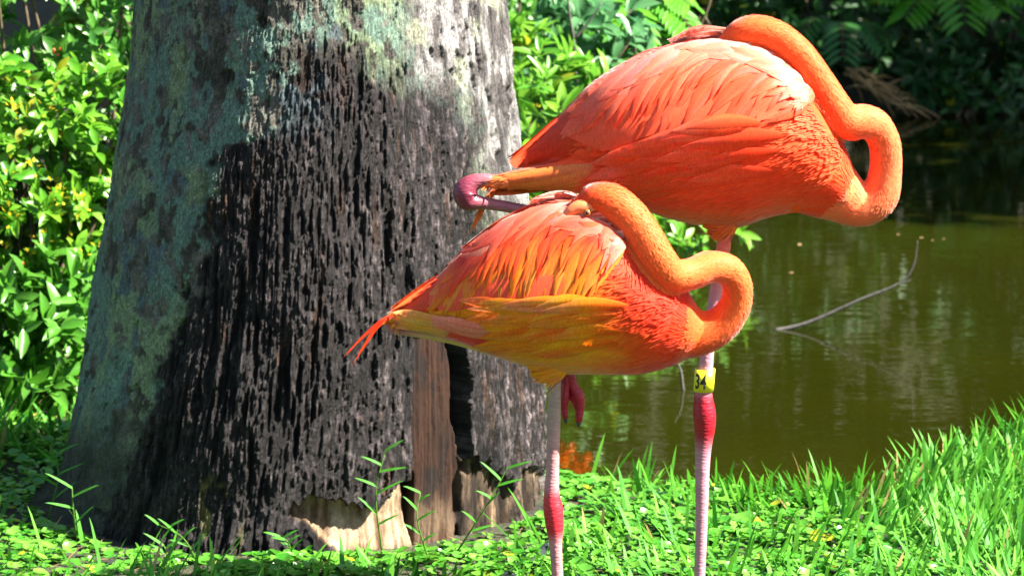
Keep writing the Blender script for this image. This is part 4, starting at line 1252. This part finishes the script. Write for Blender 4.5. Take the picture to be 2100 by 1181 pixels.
tree_names = ['broad tree shading the far water past the lawn', 'leafy tree at the closed end of the pond', 'tall tree added out of view on the near lawn shore to shade the water', 'leafy tree behind the broad fern on the far bank',
              'leafy tree behind the dry reeds on the far bank', 'leafy tree at the shaded corner of the pond', 'leafy tree standing behind the dark left shore', 'leafy tree at the back of the far shore thickets', 'small tree behind the shrubs beyond the burnt trunk']
for (x, y, H, cr, zc, rz, n) in ((5.6, 14.9, 7, 2.3, 4.6, 2.0, 4200), (8.2, 15.6, 7, 2.2, 4.4, 2.2, 4200), (7.9, 12.2, 7, 2.0, 4.6, 2.0, 6500), (3.3, 17.8, 6, 1.7, 3.4, 1.6, 4200), (1.2, 18.0, 6, 1.7, 3.2, 1.8, 4200), (-0.9, 17.0, 6, 1.6, 3.0, 1.7, 3600), (-1.9, 14.0, 5.5, 1.5, 3.2, 1.5, 3600), (6.4, 18.6, 7, 2.0, 4.0, 2.4, 4200), (-3.2, 11.0, 5, 1.4, 2.8, 1.5, 3000)):  # near-shore tree is added out of view to shade the far water
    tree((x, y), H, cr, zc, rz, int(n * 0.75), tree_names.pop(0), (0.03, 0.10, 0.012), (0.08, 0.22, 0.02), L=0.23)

rp = thing('dry_reed_pile', (2.05, 15.62, WATER_Z), 'pile of dry straw coloured reeds sloping into the water at the far bank', 'reeds')
ro = np.array(rp.location)
for k in range(46):
    a = np.array((1.78 + rng.uniform(0, 0.30), 15.62 + rng.uniform(-0.14, 0.12), 0)); a[2] = WATER_Z + 0.27 - 0.5 * (a[0] - 1.78) * 1.3 + rng.uniform(-0.05, 0.03)
    an_ = rng.normal(-0.5, 0.45); ln_ = rng.uniform(0.06, 0.26)
    b = a + np.array((math.cos(an_) * ln_, rng.uniform(-0.08, 0.08), math.sin(an_) * ln_)); b[2] = max(WATER_Z + 0.004, b[2]); a[2] = max(WATER_Z + 0.01, a[2])
    v, q, t = tube(catmull([a, lerp(a, b, 0.5) + (0, 0, 0.02), b], 2), np.linspace(0.007, 0.003, 5), 5)
    obj('reed', mesh_np('reed', v - ro, [q, t]), M['straw'], rp)

# twigs
def twig(name, label, pts, r0, r1, mat, side=()):
    c = catmull(pts, 6)
    root = thing(name, tuple(pts[0]), label, 'branch')
    ro = np.array(pts[0], float)
    v, q, t = tube(c, np.linspace(r0, r1, len(c)) * (1 + 0.12 * rng.random(len(c))), 7)
    obj('stem', mesh_np('stem', v - ro, [q, t]), mat, root)
    for sp in side:
        c2 = catmull(sp, 5); v, q, t = tube(c2, np.linspace(r1 * 1.5, r1 * 0.7, len(c2)), 6)
        obj('side_shoot', mesh_np('side_shoot', v - ro, [q, t]), mat, root)
WY = 9.38
w0 = at(1625, 676, WY); w0.z = WATER_Z
twig('fallen_branch', 'thin bare branch sticking out of the pond with its mirror image', [(w0.x - 0.06, WY, WATER_Z - 0.004), (w0.x + 0.02, WY, WATER_Z + 0.012), at(1690, 648, WY), at(1760, 616, WY), at(1828, 589, WY), at(1860, 568, WY), at(1876, 535, WY), at(1882, 494, WY)], 0.0065, 0.0014, M['greytwig'],
     [[at(1830, 588, WY), at(1850, 580, WY), at(1868, 574, WY)]])
twig('bare_twig', 'bare grey twig standing upright above the whorled shrub', [at(1182, 170, 9.0), at(1178, 90, 9.0), at(1168, 30, 9.0), at(1160, -60, 9.0)], 0.005, 0.003, M['greytwig'], [[at(1178, 80, 9.0), at(1205, 50, 9.0), at(1235, 5, 9.0)]])
twig('leaning_twig', 'bare brown twig leaning behind the folded neck of the taller flamingo', [at(1420, 80, 9.6), at(1440, 45, 9.6), at(1456, 5, 9.6), at(1462, -40, 9.6)], 0.005, 0.003, M['twig'], [[at(1444, 35, 9.6), at(1456, 50, 9.6)]])
twig('sunken_twig', 'short curved twig rising from the water behind the golden belly', [(at(1402, 815, 8.4).x, 8.4, WATER_Z - 0.02), at(1400, 790, 8.4), at(1396, 760, 8.4), at(1385, 735, 8.4)], 0.005, 0.003, M['greytwig'])

# leaves afloat on the pond
fl_m = mesh_np('floating_leaf', LEAF_V * np.array((1, 0.5, 0.15)), [LEAF_Q, LEAF_T])
for (px, py) in ((1530, 500), (1845, 480), (1915, 492), (1893, 487), (1940, 490), (1627, 560), (1640, 500), (1990, 260), (2060, 268), (2010, 345)):
    cx, cy = (px - 1050) / FPX, -(py - 590.5) / FPX
    t = (WATER_Z + 0.004 - CAM_H) / (-SP + cy * CP)
    o = obj('floating_leaf', fl_m, M['straw'], None, (t * cx, t * (CP + cy * SP), WATER_Z + 0.004))
    o.rotation_euler = (0, 0, rng.uniform(0, 6)); s_ = rng.uniform(0.015, 0.035); o.scale = (s_, s_, s_)
    tag(o, 'tiny dry leaf floating on the still pond', 'leaf', 'dry leaves afloat on the pond')

# ------------------------------------------------------------------ grass and pennywort
def blade_template():
    ts = [0, 0.3, 0.6, 0.85]; ws = [0.38, 0.5, 0.42, 0.24]
    V = []
    for t, w in zip(ts, ws):
        z = -0.42 * t * t
        V += [(t, -w, z + 0.02), (t, w, z + 0.02)]
    V.append((1, 0, -0.5))
    Q = np.array([(0, 1, 3, 2), (2, 3, 5, 4), (4, 5, 7, 6)]); T = np.array([(6, 7, 8)])
    return np.array(V), Q, T
BT = blade_template()
def penny_template():
    a = np.linspace(0.25, 2 * math.pi - 0.25, 11)
    V = [(0, 0, -0.10)] + [(0.5 * math.cos(t) * (1 + 0.06 * (-1) ** i), 0.5 * math.sin(t) * (1 + 0.06 * (-1) ** i), 0.05) for i, t in enumerate(a)]
    T = np.array([(0, i, i + 1) for i in range(1, 11)])
    return np.array(V), np.zeros((0, 4), int), T
PT = penny_template()

def on_land(n, x0, x1, y0, y1, margin=0.0):
    x = rng.uniform(x0, x1, n); y = rng.uniform(y0, y1, n)
    d = pond_dist(x, y)
    rt = np.hypot(x - TCX, y - TY)
    m = (d > margin) & (rt > 0.60)
    return x[m], y[m], d[m]

def grass(name, n, area, L, Wd, c1, c2, up=1.2, dens=None, margin=0.01, dry=0.03):
    x, y, d = on_land(n, *area, margin)
    if dens is not None:
        k = rng.random(len(x)) < dens(x, y, d); x, y, d = x[k], y[k], d[k]
    n = len(x)
    P = np.stack([x, y, ground_z(x, y) - 0.004], -1)
    an = 2 * math.pi * fbm(x * 3.1, y * 3.1, 66, 2) * 1.6 + rng.normal(0, 0.9, n)
    lean = rng.uniform(0.25, 1.3, n)
    D = np.stack([np.cos(an) * lean, np.sin(an) * lean, np.full(n, up) * rng.uniform(0.4, 1.2, n)], -1)
    N = np.stack([-np.cos(an), -np.sin(an), lean], -1) + rng.normal(0, 0.3, (n, 3)) + np.array((0, 0, 0.5))
    LL = L * rng.uniform(0.5, 1.35, n) * (1 + 0.3 * np.exp(-((d - 0.08) / 0.08) ** 2)); W = Wd * rng.uniform(0.7, 1.25, n)
    col = leaf_col(n, c1, c2)
    dr = rng.random(n) < dry
    col[dr] = np.array((0.42, 0.30, 0.12)) * rng.uniform(0.7, 1.1, (int(dr.sum()), 1))
    o = obj(name, leaves_mesh(name, P, D, N, LL, W, col, tmpl=BT), M['grass'])
    return o
gdens = lambda x, y, d: np.clip(0.16 + 0.84 * sst(0.48, 0.95, x + 0.5 * (y - 6.4) + 0.35 * (fbm(x * 4, y * 4, 9) - 0.5)) + 0.75 * sst(0.16, 0.05, d) + 0.6 * sst(-1.15, -1.35, x) * sst(6.5, 6.8, y), 0, 1) * (1 - 0.9 * sst(0.85, 0.66, np.hypot(x - TCX, y - TY)))
o = grass('lawn_grass', 56000, (-1.9, 2.3, 5.4, 8.3), 0.100, 0.0098, (0.035, 0.20, 0.015), (0.14, 0.40, 0.035), dens=gdens)
tag(o, 'broad bladed green lawn grass along the edge of the pond', 'grass', kind='stuff')
o = grass('near_grass', 9000, (-2.6, 2.8, 3.2, 5.4), 0.08, 0.008, (0.04, 0.19, 0.012), (0.11, 0.32, 0.02))
tag(o, 'broad bladed green lawn grass round the feet of the flamingos', 'grass', kind='stuff')

x, y, d = on_land(34000, -1.9, 1.5, 5.5, 7.3, 0.03)
k = rng.random(len(x)) < (0.25 + 0.75 * sst(0.36, 0.55, fbm(x * 7, y * 7, 301, 3))) * np.clip(1.0 - 0.92 * sst(0.50, 0.9, x + 0.5 * (y - 6.4) + 0.35 * (fbm(x * 4, y * 4, 9) - 0.5)), 0, 1) * np.where(y < 5.75, 0.35, 1.0)
x, y, d = x[k], y[k], d[k]
n = len(x)
h = rng.uniform(0.008, 0.040, n) * (0.35 + 0.65 * sst(0.60, 0.85, np.hypot(x - TCX, y - TY)))
P = np.stack([x, y, ground_z(x, y) + h], -1)
an = rng.uniform(0, 6.28, n)
N = np.stack([rng.normal(0.12, 0.38, n), rng.normal(-0.12, 0.38, n), np.ones(n)], -1)
S = (0.009 + 0.026 * rng.random(n) ** 1.7) * (0.75 + 0.5 * fbm(x * 5, y * 5, 44))
o = obj('pennywort', leaves_mesh('pennywort', P, np.stack([np.cos(an), np.sin(an), np.zeros(n)], -1), N, S, S, leaf_col(n, (0.04, 0.21, 0.014), (0.15, 0.39, 0.04), 0.025), tmpl=PT), M['penny'])
tag(o, 'carpet of small round glossy pennywort leaves at the foot of the trunk', 'ground cover', kind='stuff')
o = grass('dry_litter', 1500, (-1.5, 1.9, 5.4, 7.2), 0.06, 0.003, (0.30, 0.20, 0.09), (0.42, 0.30, 0.14), up=0.25, dry=0.0)
tag(o, 'dry straw and leaf litter scattered through the grass', 'litter', kind='stuff')

# grass sprigs against the trunk
def sprig(label, base, top, nleaf, L):
    base = np.array(base, float); top = np.array(top, float)
    root = thing('grass_sprig', tuple(base), label, 'grass')
    mid = lerp(base, top, 0.55) + np.array((rng.uniform(-0.02, 0.02), -0.02, 0.015))
    c = catmull([base, mid, top], 6)
    v, q, t = tube(c, np.linspace(0.0022, 0.001, len(c)), 6)
    obj('stem', mesh_np('stem', v - base, [q, t], np.tile((0.10, 0.22, 0.03), (len(v), 1))), M['grass'], root)
    for k in range(nleaf):
        i = int(lerp(3, len(c) - 1, k / max(1, nleaf - 1)))
        sg = -1 if k % 2 else 1
        d = np.array((sg * rng.uniform(0.5, 1.1), rng.uniform(-0.5, -0.05), rng.uniform(0.3, 1.0)))
        l = 0.75 * L * rng.uniform(0.7, 1.2)
        obj('blade', leaves_mesh('blade', c[i][None], d[None], np.array([[-0.3 * sg, -0.6, 0.8]]), np.array([l]), np.array([0.0075]), np.array([[0.06, 0.24, 0.02]]), base, BT), M['grass'], root)
def gp(px, Y): x = (px - 1050) / FPX * Y * 1.02; return (x, Y, float(ground_z(np.array([x]), np.array([Y]))[0]))
sprig('tall grass sprig in front of the pale notch in the trunk', gp(782, 5.98), at(790, 925, 5.97), 7, 0.075)
sprig('grass sprig bending across the hollow in the trunk', gp(925, 5.97), at(1040, 960, 5.95), 7, 0.07)
sprig('slanting grass sprig before the darkest charred foot of the trunk', gp(400, 5.93), at(325, 1075, 5.93), 6, 0.06)
sprig('short grass sprig before the trunk beside the slanting one', gp(335, 5.88), at(330, 1110, 5.88), 5, 0.06)
sprig('thin grass sprig rising from litter below the notch', gp(600, 5.93), at(575, 1100, 5.92), 6, 0.05)
sprig('upright grass sprig against the shaded edge of the trunk', gp(150, 6.12), at(148, 1000, 6.1), 4, 0.09)
sprig('leaning grass sprig in the shadow of the trunk', gp(90, 6.3), at(115, 930, 6.3), 5, 0.11)
sprig('broad leaved sprig between the hollow and the standing leg', gp(880, 5.93), at(862, 1010, 5.93), 6, 0.055)

# black irrigation pipe half hidden in the ground cover
pz = 0.012
pc = catmull([(at(985, 1230, 5.6).x, 5.55, pz), (0.0, 5.80, pz + 0.004), (0.055, 5.93, pz + 0.006), (0.10, 6.10, pz), (0.16, 6.35, pz - 0.02), (0.2, 6.6, pz - 0.045)], 8)
v, q, t = tube(pc, 0.013, 14)
tag(obj('irrigation_pipe', mesh_np('irrigation_pipe', v, [q, t]), M['hose']), 'black plastic irrigation pipe half buried in the ground cover', 'pipe')
